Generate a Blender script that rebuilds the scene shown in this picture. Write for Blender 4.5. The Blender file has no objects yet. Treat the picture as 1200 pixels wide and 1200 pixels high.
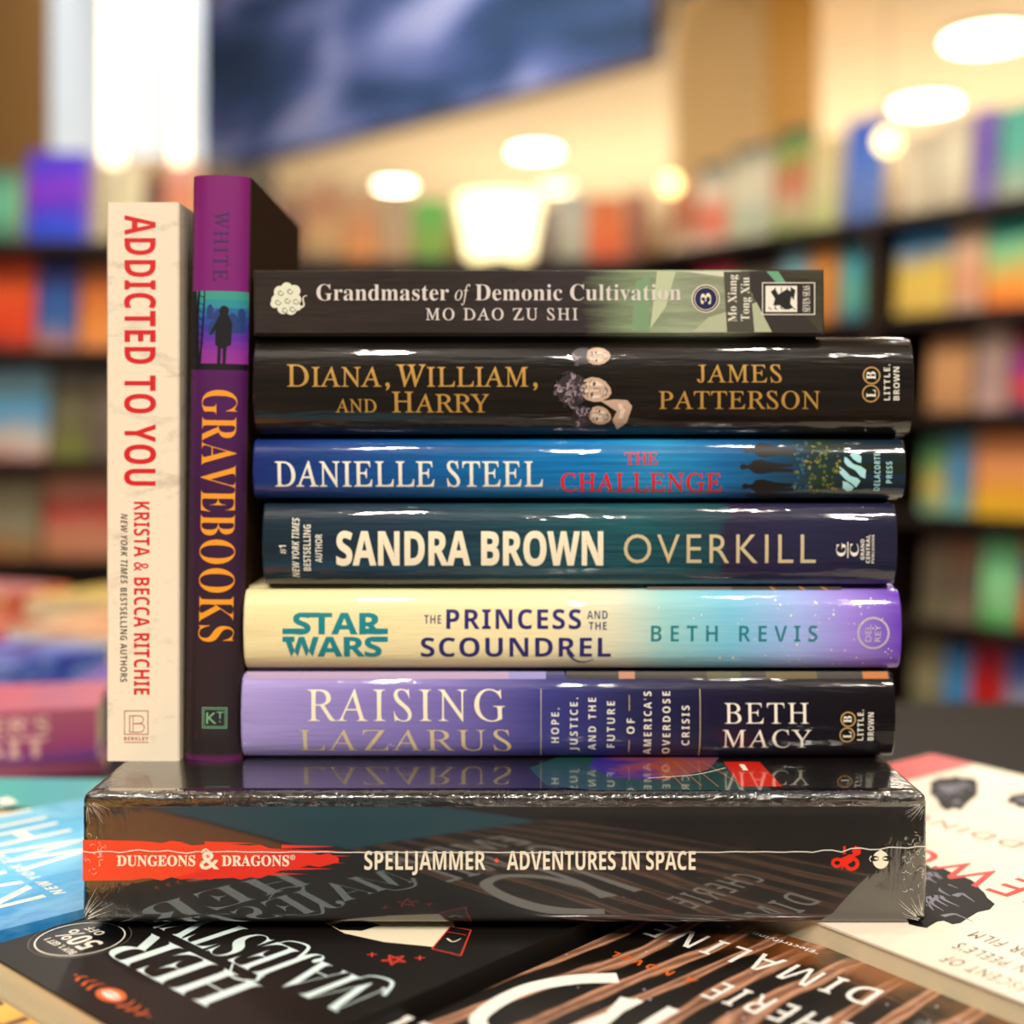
import bpy, bmesh, math, random
from mathutils import Vector, Matrix
from mathutils.geometry import tessellate_polygon

SC = bpy.context.scene
COL = SC.collection
random.seed(7)

# ---------------------------------------------------------------- camera
F = 1500.0          # focal length in pixels of the 1200 px frame
YH = 520.0          # row of the horizon
DB = 0.4335         # distance of the front of the boxed set
DS = 0.4778         # distance of the spines of the stack
HC = (1083 - YH) * DB / F   # camera height above the tops of the table books
cam = bpy.data.cameras.new('camera')
cam.sensor_width = 36.0
cam.lens = F / 1200 * 36
cam.shift_y = -(600 - YH) / 1200
cam.clip_start = 0.01
cam.dof.use_dof = True
cam.dof.focus_distance = 0.447
cam.dof.aperture_fstop = 4.1
co = bpy.data.objects.new('camera', cam)
co.location = (0, 0, HC)
co.rotation_euler = (math.pi / 2, 0, 0)
COL.objects.link(co)
SC.camera = co

# ---------------------------------------------------------------- light
world = bpy.data.worlds.new('world')
SC.world = world
world.use_nodes = True
bg = world.node_tree.nodes['Background']
bg.inputs[0].default_value = (1.0, 0.86, 0.70, 1)
bg.inputs[1].default_value = 0.11
SC.view_settings.view_transform = 'Standard'
SC.view_settings.look = 'None'
SC.view_settings.gamma = 1
SC.view_settings.use_curve_mapping = False
SC.view_settings.exposure = 0.42
ZFLOOR, ZCEIL = -0.95, 2.25
def area(name, loc, power, size, col=(1, .92, .80), rot=(0, 0, 0), shape='DISK', sy=None):
    l = bpy.data.lights.new(name, 'AREA'); l.energy = power; l.size = size; l.shape = shape
    if sy: l.size_y = sy
    l.color = col
    o = bpy.data.objects.new(name, l); o.location = loc; o.rotation_euler = rot; COL.objects.link(o)
    return o
for i, (x, y, p) in enumerate([(-0.9, -1.6, 26), (1.0, -1.9, 26), (-1.5, -2.6, 34), (.2, -2.3, 34), (1.8, -1.2, 22), (-.3, -1.1, 18), (0.5, -.5, 8), (-1.3, 0.9, 10), (1.5, 1.0, 6), (0.2, 2.6, 34), (-1.6, 2.4, 20), (1.9, 2.4, 24), (-.6, 3.2, 26)]):
    area('ceiling_downlight_light', (x, y, ZCEIL - 0.03), p, 0.13)

for x, y, z, p in ((2.5, 7.5, .2, 42), (.3, 9.0, .2, 42), (3.8, 5.2, .6, 26), (-3.2, 3.6, .8, 4)):
    area('ceiling_fill_light', (x, y, z), p, 2.2, rot=(math.pi, 0, 0), shape='SQUARE')  # unseen upward lights added to brighten the ceiling

mp_ = Vector((-.9, 8.6, 2.7)); lp_ = Vector((-.5, 4.2, 3.2))
ms = area('mural_fill_light', lp_, 42, .5, col=(.95, .95, 1), rot=(mp_ - lp_).to_track_quat('-Z', 'Y').to_euler())  # unseen light added to brighten the mural
ms.data.spread = 1.9

# ---------------------------------------------------------------- helpers
def srgb(h):
    if not isinstance(h, str): return tuple(h) + ((1,) if len(h) == 3 else ())
    h = h.lstrip('#')
    c = [int(h[i:i+2], 16) / 255 for i in (0, 2, 4)]
    return tuple((x / 12.92 if x <= .04045 else ((x + .055) / 1.055) ** 2.4) for x in c) + (1,)
MATS = {}
def mat(name, col, rough=.5, coat=0, metal=0, crough=.04, cior=1.5, emit=0, spec=.5):
    if name in MATS: return MATS[name]
    m = bpy.data.materials.new(name); m.use_nodes = True
    b = m.node_tree.nodes['Principled BSDF']
    b.inputs['Base Color'].default_value = srgb(col)
    b.inputs['Roughness'].default_value = rough
    b.inputs['Metallic'].default_value = metal
    b.inputs['Coat Weight'].default_value = coat
    b.inputs['Coat Roughness'].default_value = crough
    b.inputs['Coat IOR'].default_value = cior
    b.inputs['Specular IOR Level'].default_value = spec
    if emit:
        b.inputs['Emission Color'].default_value = srgb(col)
        b.inputs['Emission Strength'].default_value = emit
    MATS[name] = m
    return m
def nd(m, t, **kw):
    n = m.node_tree.nodes.new(t)
    for k, v in kw.items():
        if k in n.inputs: n.inputs[k].default_value = v
        else: setattr(n, k, v)
    return n
def lk(m, a, b): m.node_tree.links.new(a, b)
def coords(m, kind='Generated', scale=(1, 1, 1)):
    tc = nd(m, 'ShaderNodeTexCoord'); mp = nd(m, 'ShaderNodeMapping')
    mp.inputs['Scale'].default_value = scale
    lk(m, tc.outputs[kind], mp.inputs['Vector'])
    return mp.outputs['Vector']
def ramp(m, fac, stops, interp='LINEAR'):
    r = nd(m, 'ShaderNodeValToRGB'); e = r.color_ramp
    e.interpolation = interp
    e.elements[0].position = stops[0][0]; e.elements[0].color = srgb(stops[0][1])
    e.elements[1].position = stops[-1][0]; e.elements[1].color = srgb(stops[-1][1])
    for p, c in stops[1:-1]:
        x = e.elements.new(p); x.color = srgb(c)
    lk(m, fac, r.inputs['Fac'])
    return r.outputs['Color']
def mathn(m, op, a, b):
    n = nd(m, 'ShaderNodeMath', operation=op)
    for i, v in enumerate((a, b)):
        if isinstance(v, (int, float)): n.inputs[i].default_value = v
        else: lk(m, v, n.inputs[i])
    return n.outputs[0]
def mixc(m, fac, a, b, mode='MIX'):
    n = nd(m, 'ShaderNodeMixRGB', blend_type=mode)
    for i, v in zip((0, 1, 2), (fac, a, b)):
        if isinstance(v, (int, float)): n.inputs[i].default_value = v
        elif isinstance(v, (tuple, str)): n.inputs[i].default_value = srgb(v)
        else: lk(m, v, n.inputs[i])
    return n.outputs[0]
def noise(m, vec, scale=5, detail=4, rough=.5, dist=0):
    n = nd(m, 'ShaderNodeTexNoise'); n.inputs['Scale'].default_value = scale
    n.inputs['Detail'].default_value = detail; n.inputs['Roughness'].default_value = rough
    n.inputs['Distortion'].default_value = dist
    lk(m, vec, n.inputs['Vector'])
    return n.outputs['Fac']
def bump(m, h, strength=.2, dist=.001, coat=True):
    b = nd(m, 'ShaderNodeBump'); b.inputs['Strength'].default_value = strength
    b.inputs['Distance'].default_value = dist
    lk(m, h, b.inputs['Height'])
    p = m.node_tree.nodes['Principled BSDF']
    lk(m, b.outputs[0], p.inputs['Normal'])
    if coat: lk(m, b.outputs[0], p.inputs['Coat Normal'])
def base(m, c): lk(m, c, m.node_tree.nodes['Principled BSDF'].inputs['Base Color'])
def rampmat(name, axis, stops, rough=.4, coat=0, wob=0.0, wscale=4, tint=None, tamt=.3, tscale=(6, 6, 6), interp='LINEAR', bmp=0, cior=1.5):
    """colour printed along one axis of the thing, with a wobble and a second mottled tint"""
    if name in MATS: return MATS[name]
    m = mat(name, '#808080', rough, coat, cior=cior)
    g = coords(m)
    s = nd(m, 'ShaderNodeSeparateXYZ'); lk(m, g, s.inputs[0])
    f = s.outputs[axis]
    if wob:
        f = mathn(m, 'ADD', f, mathn(m, 'MULTIPLY', mathn(m, 'SUBTRACT', noise(m, g, wscale), .5), wob))
    c = ramp(m, f, stops, interp)
    if tint:
        n = noise(m, coords(m, 'Generated', tscale), 1.5, 5, .6, .5)
        fac = mathn(m, 'MULTIPLY', ramp(m, n, [(.4, '#000000'), (.65, '#ffffff')]), tamt)
        c = mixc(m, fac, c, tint)
    base(m, c)
    if bmp:
        bump(m, noise(m, coords(m, 'Object', (55, 60, 480)), 1, 2), bmp, .0005)
    return m

def obj(name, me, parent=None, mats=None, smooth=None):
    if isinstance(me, bmesh.types.BMesh):
        d = bpy.data.meshes.new(name); me.normal_update(); me.to_mesh(d); me.free(); me = d
    o = bpy.data.objects.new(name, me); COL.objects.link(o)
    for m in (mats if isinstance(mats, (list, tuple)) else [mats] if mats else []): me.materials.append(m)
    if parent: o.parent = parent
    if smooth is not None:
        for p in me.polygons: p.use_smooth = True
        try: me.set_sharp_from_angle(angle=math.radians(smooth))
        except Exception: pass
    return o
def thing(name, label, cat, loc=(0, 0, 0), rotz=0, group=None, lab2=None):
    o = bpy.data.objects.new(name, None); COL.objects.link(o)
    o.empty_display_size = .02
    o.location = loc; o.rotation_euler = (0, 0, rotz)
    o['label'] = label; o['category'] = cat
    if group: o['group'] = group
    return o
def tag(o, label, cat, group=None):
    o['label'] = label; o['category'] = cat
    if group: o['group'] = group
    return o
def struct(o): o['kind'] = 'structure'; return o
def box(bm, x0, y0, z0, x1, y1, z1, mi=0):
    v = [bm.verts.new(p) for p in ((x0,y0,z0),(x1,y0,z0),(x1,y1,z0),(x0,y1,z0),(x0,y0,z1),(x1,y0,z1),(x1,y1,z1),(x0,y1,z1))]
    for q in ((0,3,2,1),(4,5,6,7),(0,1,5,4),(1,2,6,5),(2,3,7,6),(3,0,4,7)):
        bm.faces.new([v[i] for i in q]).material_index = mi
def bevel(bm, w, seg=2):
    bmesh.ops.bevel(bm, geom=list(bm.edges), offset=w, segments=seg, affect='EDGES', profile=.6)
def boxobj(name, x0, y0, z0, x1, y1, z1, m, parent=None, bv=0, seg=2):
    bm = bmesh.new(); box(bm, x0, y0, z0, x1, y1, z1)
    if bv: bevel(bm, bv, seg)
    return obj(name, bm, parent, m, smooth=35 if bv else None)

# ---------------------------------------------------------------- lettering
CH = {'serifb': (0x1D400, 0x1D41A, 0x1D7CE), 'serif': (0x1D434, 0x1D44E, 0), 'serifi': (0x1D434, 0x1D44E, 0),
      'sansb': (0x1D5D4, 0x1D5EE, 0x1D7EC), 'sansbi': (0x1D63C, 0x1D656, 0), 'sansi': (0x1D608, 0x1D622, 0), 'sans': (0, 0, 0)}
def cp(c, st):
    U, L, D = CH[st]
    if U and 'A' <= c <= 'Z': return chr(U + ord(c) - 65)
    if L and 'a' <= c <= 'z': return '\u210e' if L == 0x1D44E and c == 'h' else chr(L + ord(c) - 97)
    if D and c.isdigit(): return chr(D + ord(c) - 48)
    return c
GL = {}
_cu = bpy.data.curves.new('glyph', 'FONT'); _ob = bpy.data.objects.new('glyph', _cu); COL.objects.link(_ob)
_cu.resolution_u = 4
def _mesh(s, off):
    _cu.body = s; _cu.offset = off
    bpy.context.view_layer.update()
    return bpy.data.meshes.new_from_object(_ob)
def _w(s):
    me = _mesh(s, 0)
    xs = [v.co.x for v in me.vertices]; r = (min(xs), max(xs)) if xs else (0, 0)
    bpy.data.meshes.remove(me); return r
HW = {}
def glyph(c, st, off):
    k = (c, st, off)
    if k in GL: return GL[k]
    if c == ' ': GL[k] = ([], [], .27); return GL[k]
    if 'H' not in HW: HW['H'] = _w('HH')[1]
    me = _mesh(cp(c, st), off)
    shear = 0
    if st == 'serif' and c.isalpha(): shear = -.37 if c in 'AV' else -.28
    vs = [(v.co.x + shear * v.co.y, v.co.y) for v in me.vertices]
    fs = [tuple(p.vertices) for p in me.polygons]
    bpy.data.meshes.remove(me)
    ka = (c, st, 'adv')
    if ka not in HW: HW[ka] = _w('H' + cp(c, st) + 'H')[1] - HW['H']
    GL[k] = (vs, fs, HW[ka])
    return GL[k]

class Ink:
    """printed shapes in flat (x, y-down) coordinates, mapped on a surface when built"""
    def __init__(s): s.v = []; s.f = []; s.m = []; s.mats = []; s.lev = 0; s.lv = []
    def mi(s, m):
        if m not in s.mats: s.mats.append(m)
        return s.mats.index(m)
    def add(s, vs, fs, m):
        n = len(s.v); s.lev += 1; i = s.mi(m)
        s.v += list(vs); s.lv += [s.lev] * len(vs)
        for f in fs: s.f.append(tuple(n + k for k in f)); s.m.append(i)
        return s
    def poly(s, pts, m):
        t = tessellate_polygon([[Vector((p[0], p[1], 0)) for p in pts]])
        return s.add(pts, t, m)
    def rect(s, x0, y0, x1, y1, m): return s.add([(x0, y0), (x1, y0), (x1, y1), (x0, y1)], [(0, 1, 2, 3)], m)
    def frame(s, x0, y0, x1, y1, w, m):
        s.rect(x0, y0, x1, y0 + w, m); s.rect(x0, y1 - w, x1, y1, m); s.rect(x0, y0 + w, x0 + w, y1 - w, m); s.rect(x1 - w, y0 + w, x1, y1 - w, m); return s
    def disc(s, x, y, r, m, ry=None, n=28, rot=0):
        ry = ry or r; c, q = math.cos(rot), math.sin(rot)
        p = [(r * math.cos(2 * math.pi * i / n), ry * math.sin(2 * math.pi * i / n)) for i in range(n)]
        return s.add([(x + c * a - q * b, y + q * a + c * b) for a, b in p], [tuple(range(n))], m)
    def ring(s, x, y, r, w, m, ry=None, n=32):
        ry = ry or r; vs = []; fs = []
        for i in range(n):
            a = 2 * math.pi * i / n
            vs += [(x + r * math.cos(a), y + ry * math.sin(a)), (x + (r - w) * math.cos(a), y + (ry - w) * math.sin(a))]
            j = (i + 1) % n; fs.append((2*i, 2*j, 2*j+1, 2*i+1))
        return s.add(vs, fs, m)
    def stroke(s, pts, w, m, w1=None, smooth=0):
        if smooth:
            q = []
            P = [pts[0]] + list(pts) + [pts[-1]]
            for i in range(1, len(P) - 2):
                for k in range(smooth):
                    t = k / smooth
                    q.append(tuple(.5 * ((2*P[i][j]) + (-P[i-1][j]+P[i+1][j])*t + (2*P[i-1][j]-5*P[i][j]+4*P[i+1][j]-P[i+2][j])*t*t + (-P[i-1][j]+3*P[i][j]-3*P[i+1][j]+P[i+2][j])*t**3) for j in (0, 1)))
            q.append(tuple(pts[-1])); pts = q
        n = len(pts); vs = []; fs = []
        for i, p in enumerate(pts):
            a = pts[max(0, i-1)]; b = pts[min(n-1, i+1)]
            dx, dy = b[0]-a[0], b[1]-a[1]; L = math.hypot(dx, dy) or 1
            t = i / (n-1)
            h = (w + ((w1 if w1 is not None else w) - w) * t) / 2
            vs += [(p[0] - dy/L*h, p[1] + dx/L*h), (p[0] + dy/L*h, p[1] - dx/L*h)]
            if i: fs.append((2*i-2, 2*i-1, 2*i+1, 2*i))
        return s.add(vs, fs, m)
    def text(s, t, st, x0, y0, x1, y1, m, rot=0, off=0, track=0.0, caps=None, jit=0):
        """fitted to the box: y0..y1 is cap height in the reading direction"""
        big = []; x = 0
        for i, c in enumerate(t):
            sc = 1
            if caps and c.islower(): c = c.upper(); sc = caps
            vs, fs, adv = glyph(c, st, off)
            dy = random.uniform(-jit, jit) if jit else 0
            big.append(([(x + a * sc, b * sc + dy) for a, b in vs], fs)); x += adv * sc + track
        xs = [a for vs, _ in big for a, _b in vs]
        X0, X1 = min(xs), max(xs)
        H = max(b for (vs, _), c in zip(big, t) if c.isalnum() or len(t) == 1 for _a, b in vs)
        for vs, fs in big:
            o = []
            for a, b in vs:
                p = (a - X0) / (X1 - X0); q = b / H
                if rot == 0: o.append((x0 + p*(x1-x0), y1 - q*(y1-y0)))
                elif rot == 90: o.append((x1 - q*(x1-x0), y1 - p*(y1-y0)))
                elif rot == -90: o.append((x0 + q*(x1-x0), y0 + p*(y1-y0)))
                else: o.append((x1 - p*(x1-x0), y0 + q*(y1-y0)))
            if vs: s.add(o, fs, m)
        return s
    def build(s, name, parent, fn, cuts=(), cutsx=(), label=None, up=0):
        bm = bmesh.new()
        L = bm.verts.layers.float.new('lev')
        V = []
        for (a, b), l in zip(s.v, s.lv):
            v = bm.verts.new((a, b, 0)); v[L] = l; V.append(v)
        for f, m in zip(s.f, s.m):
            try: bm.faces.new([V[i] for i in f]).material_index = m
            except ValueError: pass
        for c in cuts:
            bmesh.ops.bisect_plane(bm, geom=bm.verts[:] + bm.edges[:] + bm.faces[:], plane_co=(0, c, 0), plane_no=(0, 1, 0))
        for c in cutsx:
            bmesh.ops.bisect_plane(bm, geom=bm.verts[:] + bm.edges[:] + bm.faces[:], plane_co=(c, 0, 0), plane_no=(1, 0, 0))
        step = min(6e-6, 8e-5 / max(1, s.lev))
        for v in bm.verts:
            v.co = fn(v.co.x, v.co.y, 4e-5 + up * 1e-4 + v[L] * step)
        host = next((c for c in parent.children if c.name.split('.')[0] in ('cover', 'dust_jacket', 'slipcase')), parent)
        o = obj(name, bm, host, s.mats)
        if label: o['label'] = label
        return o

# ---------------------------------------------------------------- materials
M_page = mat('page_paper', '#d9c9a4', .8)
def _pg():
    m = M_page
    s = nd(m, 'ShaderNodeTexWave', wave_type='BANDS', bands_direction='Z'); s.inputs['Scale'].default_value = 600; s.inputs['Distortion'].default_value = 1.5
    lk(m, coords(m, 'Object'), s.inputs['Vector'])
    base(m, mixc(m, s.outputs['Fac'], '#cdb78c', '#f4e8c8'))
_pg()
I_white = mat('ink_white', '#efe9da', .45)
I_red = mat('ink_red', '#d3131a', .5)
I_black = mat('ink_black', '#0c0a0a', .5)
I_gold = mat('foil_gold', '#c99a4a', .35, metal=.25)
I_pale = mat('foil_pale_gold', '#dcc79c', .35, metal=.2)
I_orange = mat('ink_orange', '#f09a1c', .5)
I_cream = mat('ink_cream', '#f3e6c8', .5)

# ================================================================ SETTING
M_table = mat('table_dark_wood', '#100a09', .6, spec=.12)
base(M_table, mixc(M_table, noise(M_table, coords(M_table, 'Object', (3, 30, 3)), 3), '#0b0707', '#171010'))
M_carpet = mat('floor_carpet', '#5a4636', .95)
base(M_carpet, mixc(M_carpet, noise(M_carpet, coords(M_carpet, 'Object'), 60), '#4a3a2e', '#6b5544'))
M_ceil = mat('ceiling_paint', '#f6dcae', .9)
M_wallc = mat('wall_paint_cream', '#e8c896', .9)
M_brown = mat('wall_paint_tan', '#9c7540', .9)
M_case = mat('bookcase_wood', '#241611', .45)
M_lamp = mat('lamp_glow', '#ffe9c4', .5, emit=14)
M_strip = mat('strip_glow_warm', '#ffe8c0', .5, emit=2.6)
M_metal = mat('fixture_white', '#e6e0d2', .4)

def wall_quad(name, p0, p1, z0, z1, m, t=.08):
    """upright slab from p0 to p1 (x, y), its thickness away from the camera"""
    d = Vector((p1[0]-p0[0], p1[1]-p0[1])); L = d.length; d.normalize()
    bm = bmesh.new(); box(bm, 0, 0, z0, L, t, z1)
    o = obj(name, bm, None, m); o.location = (p0[0], p0[1], 0); o.rotation_euler = (0, 0, math.atan2(d.y, d.x))
    return o
struct(boxobj('floor', -7, -2.5, ZFLOOR - .1, 8, 14, ZFLOOR, M_carpet))
HL = HC + 1.9       # underside of the lower ceiling
struct(wall_quad('wall_back', (-7, 13.0), (8, 13.0), ZFLOOR, HL, M_wallc))
BP0 = (-4.4, 12.9); BP1 = ((775-600)/F*1.9*F/(YH-75), 1.9*F/(YH-75))
def ceil_poly(name, pts, z0, z1, m):
    bm = bmesh.new()
    lo = [bm.verts.new((x, y, z0)) for x, y in pts]; hi = [bm.verts.new((x, y, z1)) for x, y in pts]
    bm.faces.new(lo[::-1]); bm.faces.new(hi)
    n = len(pts)
    for i in range(n): bm.faces.new((lo[i], lo[(i+1) % n], hi[(i+1) % n], hi[i]))
    return struct(obj(name, bm, None, m))
d775 = 1.9 * F / (YH - 75); d330 = 1.9 * F / (YH - 190)
A = Vector(((775-600)*d775/F, d775)); B = Vector(((330-600)*d330/F, d330))
dirAB = (B - A).normalized()
E0 = A + dirAB * 5.6
ceil_poly('ceiling', [(A.x, A.y), (A.x + .3, A.y - 3.8), (8, A.y - 3.8), (8, 13), (E0.x, 13), (E0.x, E0.y)], HL, HL + .1, M_ceil)
ceil_poly('ceiling_1', [(-7, -2.5), (8, -2.5), (8, 2.4), (A.x + .3, 2.4), (A.x + .3, A.y), (E0.x, 13), (-7, 13)], HL + 1.3, HL + 1.4, M_ceil)
# bulkhead over the lower ceiling, and its mural
bk = struct(wall_quad('wall_bulkhead', tuple(E0), (A.x, A.y), HL + .12, HL + 1.28, M_wallc))
M_mural = mat('mural_print', '#41597c', .6)
g = coords(M_mural, 'Generated', (5, 1, 2.2))
n1 = noise(M_mural, g, 1.3, 2, .4, .6)
base(M_mural, ramp(M_mural, n1, [(.3, '#25405c'), (.45, '#3b5580'), (.56, '#5d6fa6'), (.66, '#9aa6d8'), (.78, '#b9bdda')]))
mu = wall_quad('mural', tuple(B + dirAB * 2.3), (A.x, A.y), HL + .02, HL + 1.25, M_mural, .03)
mu.location.x -= .06; mu.location.y -= .10
tag(mu, 'large blue mural panel of pale figures high above the bookcases', 'mural')

# pillars
def pillar(name, px0, px1, pxm, d, m1, m2):
    x0, x1, xm = [(p - 600) * d / F for p in (px0, px1, pxm)]
    bm = bmesh.new()
    pts = [(x0, d + .25), (xm, d), (x1, d + .22), (xm + .05, d + .55)]
    lo = [bm.verts.new((x, y, ZFLOOR)) for x, y in pts]; hi = [bm.verts.new((x, y, HL - .01)) for x, y in pts]
    for i in range(4):
        bm.faces.new((lo[i], lo[(i+1) % 4], hi[(i+1) % 4], hi[i])).material_index = 0 if i == 0 else 1
    bm.faces.new(hi)
    return struct(obj(name, bm, None, [m1, m2]))
pillar('wall_pillar', 800, 975, 898, 5.2, mat('pillar_tan', '#f0cc92', .8), mat('pillar_ochre', '#eab04c', .8))
# left: tan wall, then a pale lit window bay
struct(wall_quad('wall_left', (-4.6, 5.2), (-2.02, 5.6), ZFLOOR, HL + 1.2, M_brown))
M_glass = mat('window_daylight', '#cfdae2', .3, emit=.45)
w = boxobj('window_1', -2.03, 5.6, 1.40, -1.37, 5.66, HL + 1.25, M_glass); struct(w)
fr = boxobj('window_frame', -2.03, 5.55, 1.36, -1.37, 5.68, 1.40, M_wallc, w)
struct(boxobj('wall_under_window', -2.03, 5.6, ZFLOOR, -1.37, 5.7, 1.36, M_wallc))
for i, (px0, px1, top) in enumerate(((122, 142, 0), (203, 217, 0))):  # two bright streaks modelled as glowing strips
    x0, x1 = (px0-600)*5.45/F, (px1-600)*5.45/F
    t = thing('glow_strip', 'tall glowing strip for a bright streak, the %s of two in the pale window bay' % ('left' if i == 0 else 'right'), 'lamp', ((x0+x1)/2, 5.45, 1.28), 0, 'glowing strips in the window bay')
    h = 1.75; wd = (x1-x0)/2
    boxobj('strip_glow', -wd, -.02, .05, wd, .02, h, M_strip, t, .015)
    boxobj('strip_backing', -wd*1.1, .02, 0, wd*1.1, .08, h + .05, M_metal, t)
    boxobj('strip_foot', -wd*1.1, -.03, 0, wd*1.1, .05, .05, M_metal, t)

def ceil_lamp(px, py, r, lab, m=M_lamp):
    d = 1.9 * F / (YH - py)
    t = thing('ceiling_light', lab, 'ceiling light', ((px-600)*d/F, d, HL), 0, 'round lights in the lower ceiling')
    bm = bmesh.new(); bmesh.ops.create_cone(bm, cap_ends=True, segments=28, radius1=r, radius2=r, depth=.012)
    for v in bm.verts: v.co.z -= .008
    obj('diffuser', bm, t, m)
    bm = bmesh.new()
    n = 28; ring = []
    for rr, z in ((r, 0), (r, -.02), (r + .03, -.02), (r + .03, 0)):
        ring.append([bm.verts.new((rr * math.cos(2*math.pi*i/n), rr * math.sin(2*math.pi*i/n), z)) for i in range(n)])
    for a in range(4):
        for i in range(n):
            bm.faces.new((ring[a][i], ring[a][(i+1) % n], ring[(a+1) % 4][(i+1) % n], ring[(a+1) % 4][i]))
    obj('trim_ring', bm, t, M_metal)
    l = area('ceiling_lamp_light', (t.location.x, t.location.y, HL - .03), 30, r*2)
ceil_lamp(627, 175, .15, 'round ceiling light above the glowing lamp, largest of the middle three')
ceil_lamp(463, 215, .13, 'round ceiling light left of the glowing lamp, over the green book')
ceil_lamp(652, 218, .12, 'round ceiling light just right above the glowing lamp, lowest and faintest', mat('lamp_glow_soft', '#ffe2a8', .5, emit=5))
ceil_lamp(1158, 42, .19, 'round ceiling light at the upper right corner of the picture')
ceil_lamp(1085, 120, .17, 'round ceiling light below the corner one, right of the ochre pillar')
def spot(px, py, d, lab):
    """small warm globe on a thin stem"""
    t = thing('globe_lamp', lab, 'lamp', ((px-600)*d/F, d, HC - (py-YH)*d/F), 0, 'small warm globe lamps')
    bm = bmesh.new(); bmesh.ops.create_uvsphere(bm, u_segments=20, v_segments=12, radius=.030)
    obj('globe', bm, t, mat('globe_glow', '#ffe08a', .4, emit=4), smooth=60)
    boxobj('stem', -.0012, -.0012, .028, .0012, .0012, HL - t.location.z, M_case, t)
spot(1040, 166, 3.6, 'small warm globe lamp at the far right above the white covers')
spot(786, 216, 4.4, 'small warm globe lamp in front of the white and red covers')

# ---------------------------------------------------------------- bookcases
def bgmat(stops):
    k = 'cover_' + '_'.join(str(c)[1:] for _p, c in stops) + str(stops[0][0])
    m = rampmat(k, 2, stops, .5, 0, .35, 2.2)
    return m
def bands(*cs):
    n = len(cs)
    if n == 1: return [(0, cs[0]), (1, cs[0])]
    return [(i / (n - 1), c) for i, c in enumerate(cs)]
def face_book(w, h, stops, label, group, loc, rz, th=.025, lean=.10):
    """book standing with its cover towards the aisle"""
    t = thing('book', label, 'book', loc, rz, group)
    t.rotation_euler = (-lean, 0, rz)
    m = bgmat(stops)
    bm = bmesh.new()
    box(bm, -w/2, 0, 0, w/2, .002, h); box(bm, -w/2, th - .002, 0, w/2, th, h); box(bm, -w/2, .002, 0, -w/2 + .002, th - .002, h)
    obj('cover', bm, t, m)
    boxobj('page_block', -w/2 + .003, .0025, .003, w/2 - .004, th - .0025, h - .003, M_page, t)
    return t
class Case:
    def __init__(s, name, P0, v, shelves, t0, t1, posts, label, depth=.26, top=None, base_z=ZFLOOR, sides=True):
        s.P0 = Vector(P0); s.v = Vector(v).normalized(); s.sh = shelves
        s.r = -s.v; s.rz = math.atan2(s.r.y, s.r.x)
        # local x = to the viewer's right, local y = away from the aisle
        s.root = thing(name, label, 'bookcase', (P0[0], P0[1], base_z), s.rz)
        s.bz = base_z
        top = top if top is not None else max(shelves)
        for k, z in enumerate(shelves):
            boxobj('shelf', t0, 0, z - .03 - base_z, t1, depth, z - base_z, M_case, s.root)
        boxobj('back_panel', t0, depth, 0, t1, depth + .02, top - base_z, M_case, s.root)
        boxobj('plinth', t0, .03, 0, t1, depth, .1, M_case, s.root)
        for x in posts: boxobj('side_panel', x - .02, -.01, 0, x + .02, depth, top - base_z, M_case, s.root)
    def along(s, px):
        m = (px - 600) / F
        # P0 + t*r
        return (m * s.P0.y - s.P0.x) / (s.r.x - m * s.r.y)
    def place(s, row, px0, px1, h, stops, label, group, back=.06, th=.025):
        a, b = s.along(px0), s.along(px1)
        c = (a + b) / 2; w = abs(b - a) * .97
        n = Vector((-s.r.y, s.r.x))
        p = s.P0 + s.r * c + n * back
        face_book(w, h, stops, label, group, (p.x, p.y, s.sh[row] + .001), s.rz, th)
ZS = lambda y, d: HC - (y - YH) * d / F
D1 = 3.63
shz = [ZS(y, D1) for y in (238, 362, 481, 605, 733, 858)]
rc = Case('bookcase', ((1133-600)*D1/F, D1), (-.637, .771), shz, -1.3, .75, [-1.3, -.32, .75], 'long dark bookcase running back from the right edge, its covers facing out', top=shz[0])
GR = 'covers facing out on the right bookcase'
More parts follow.
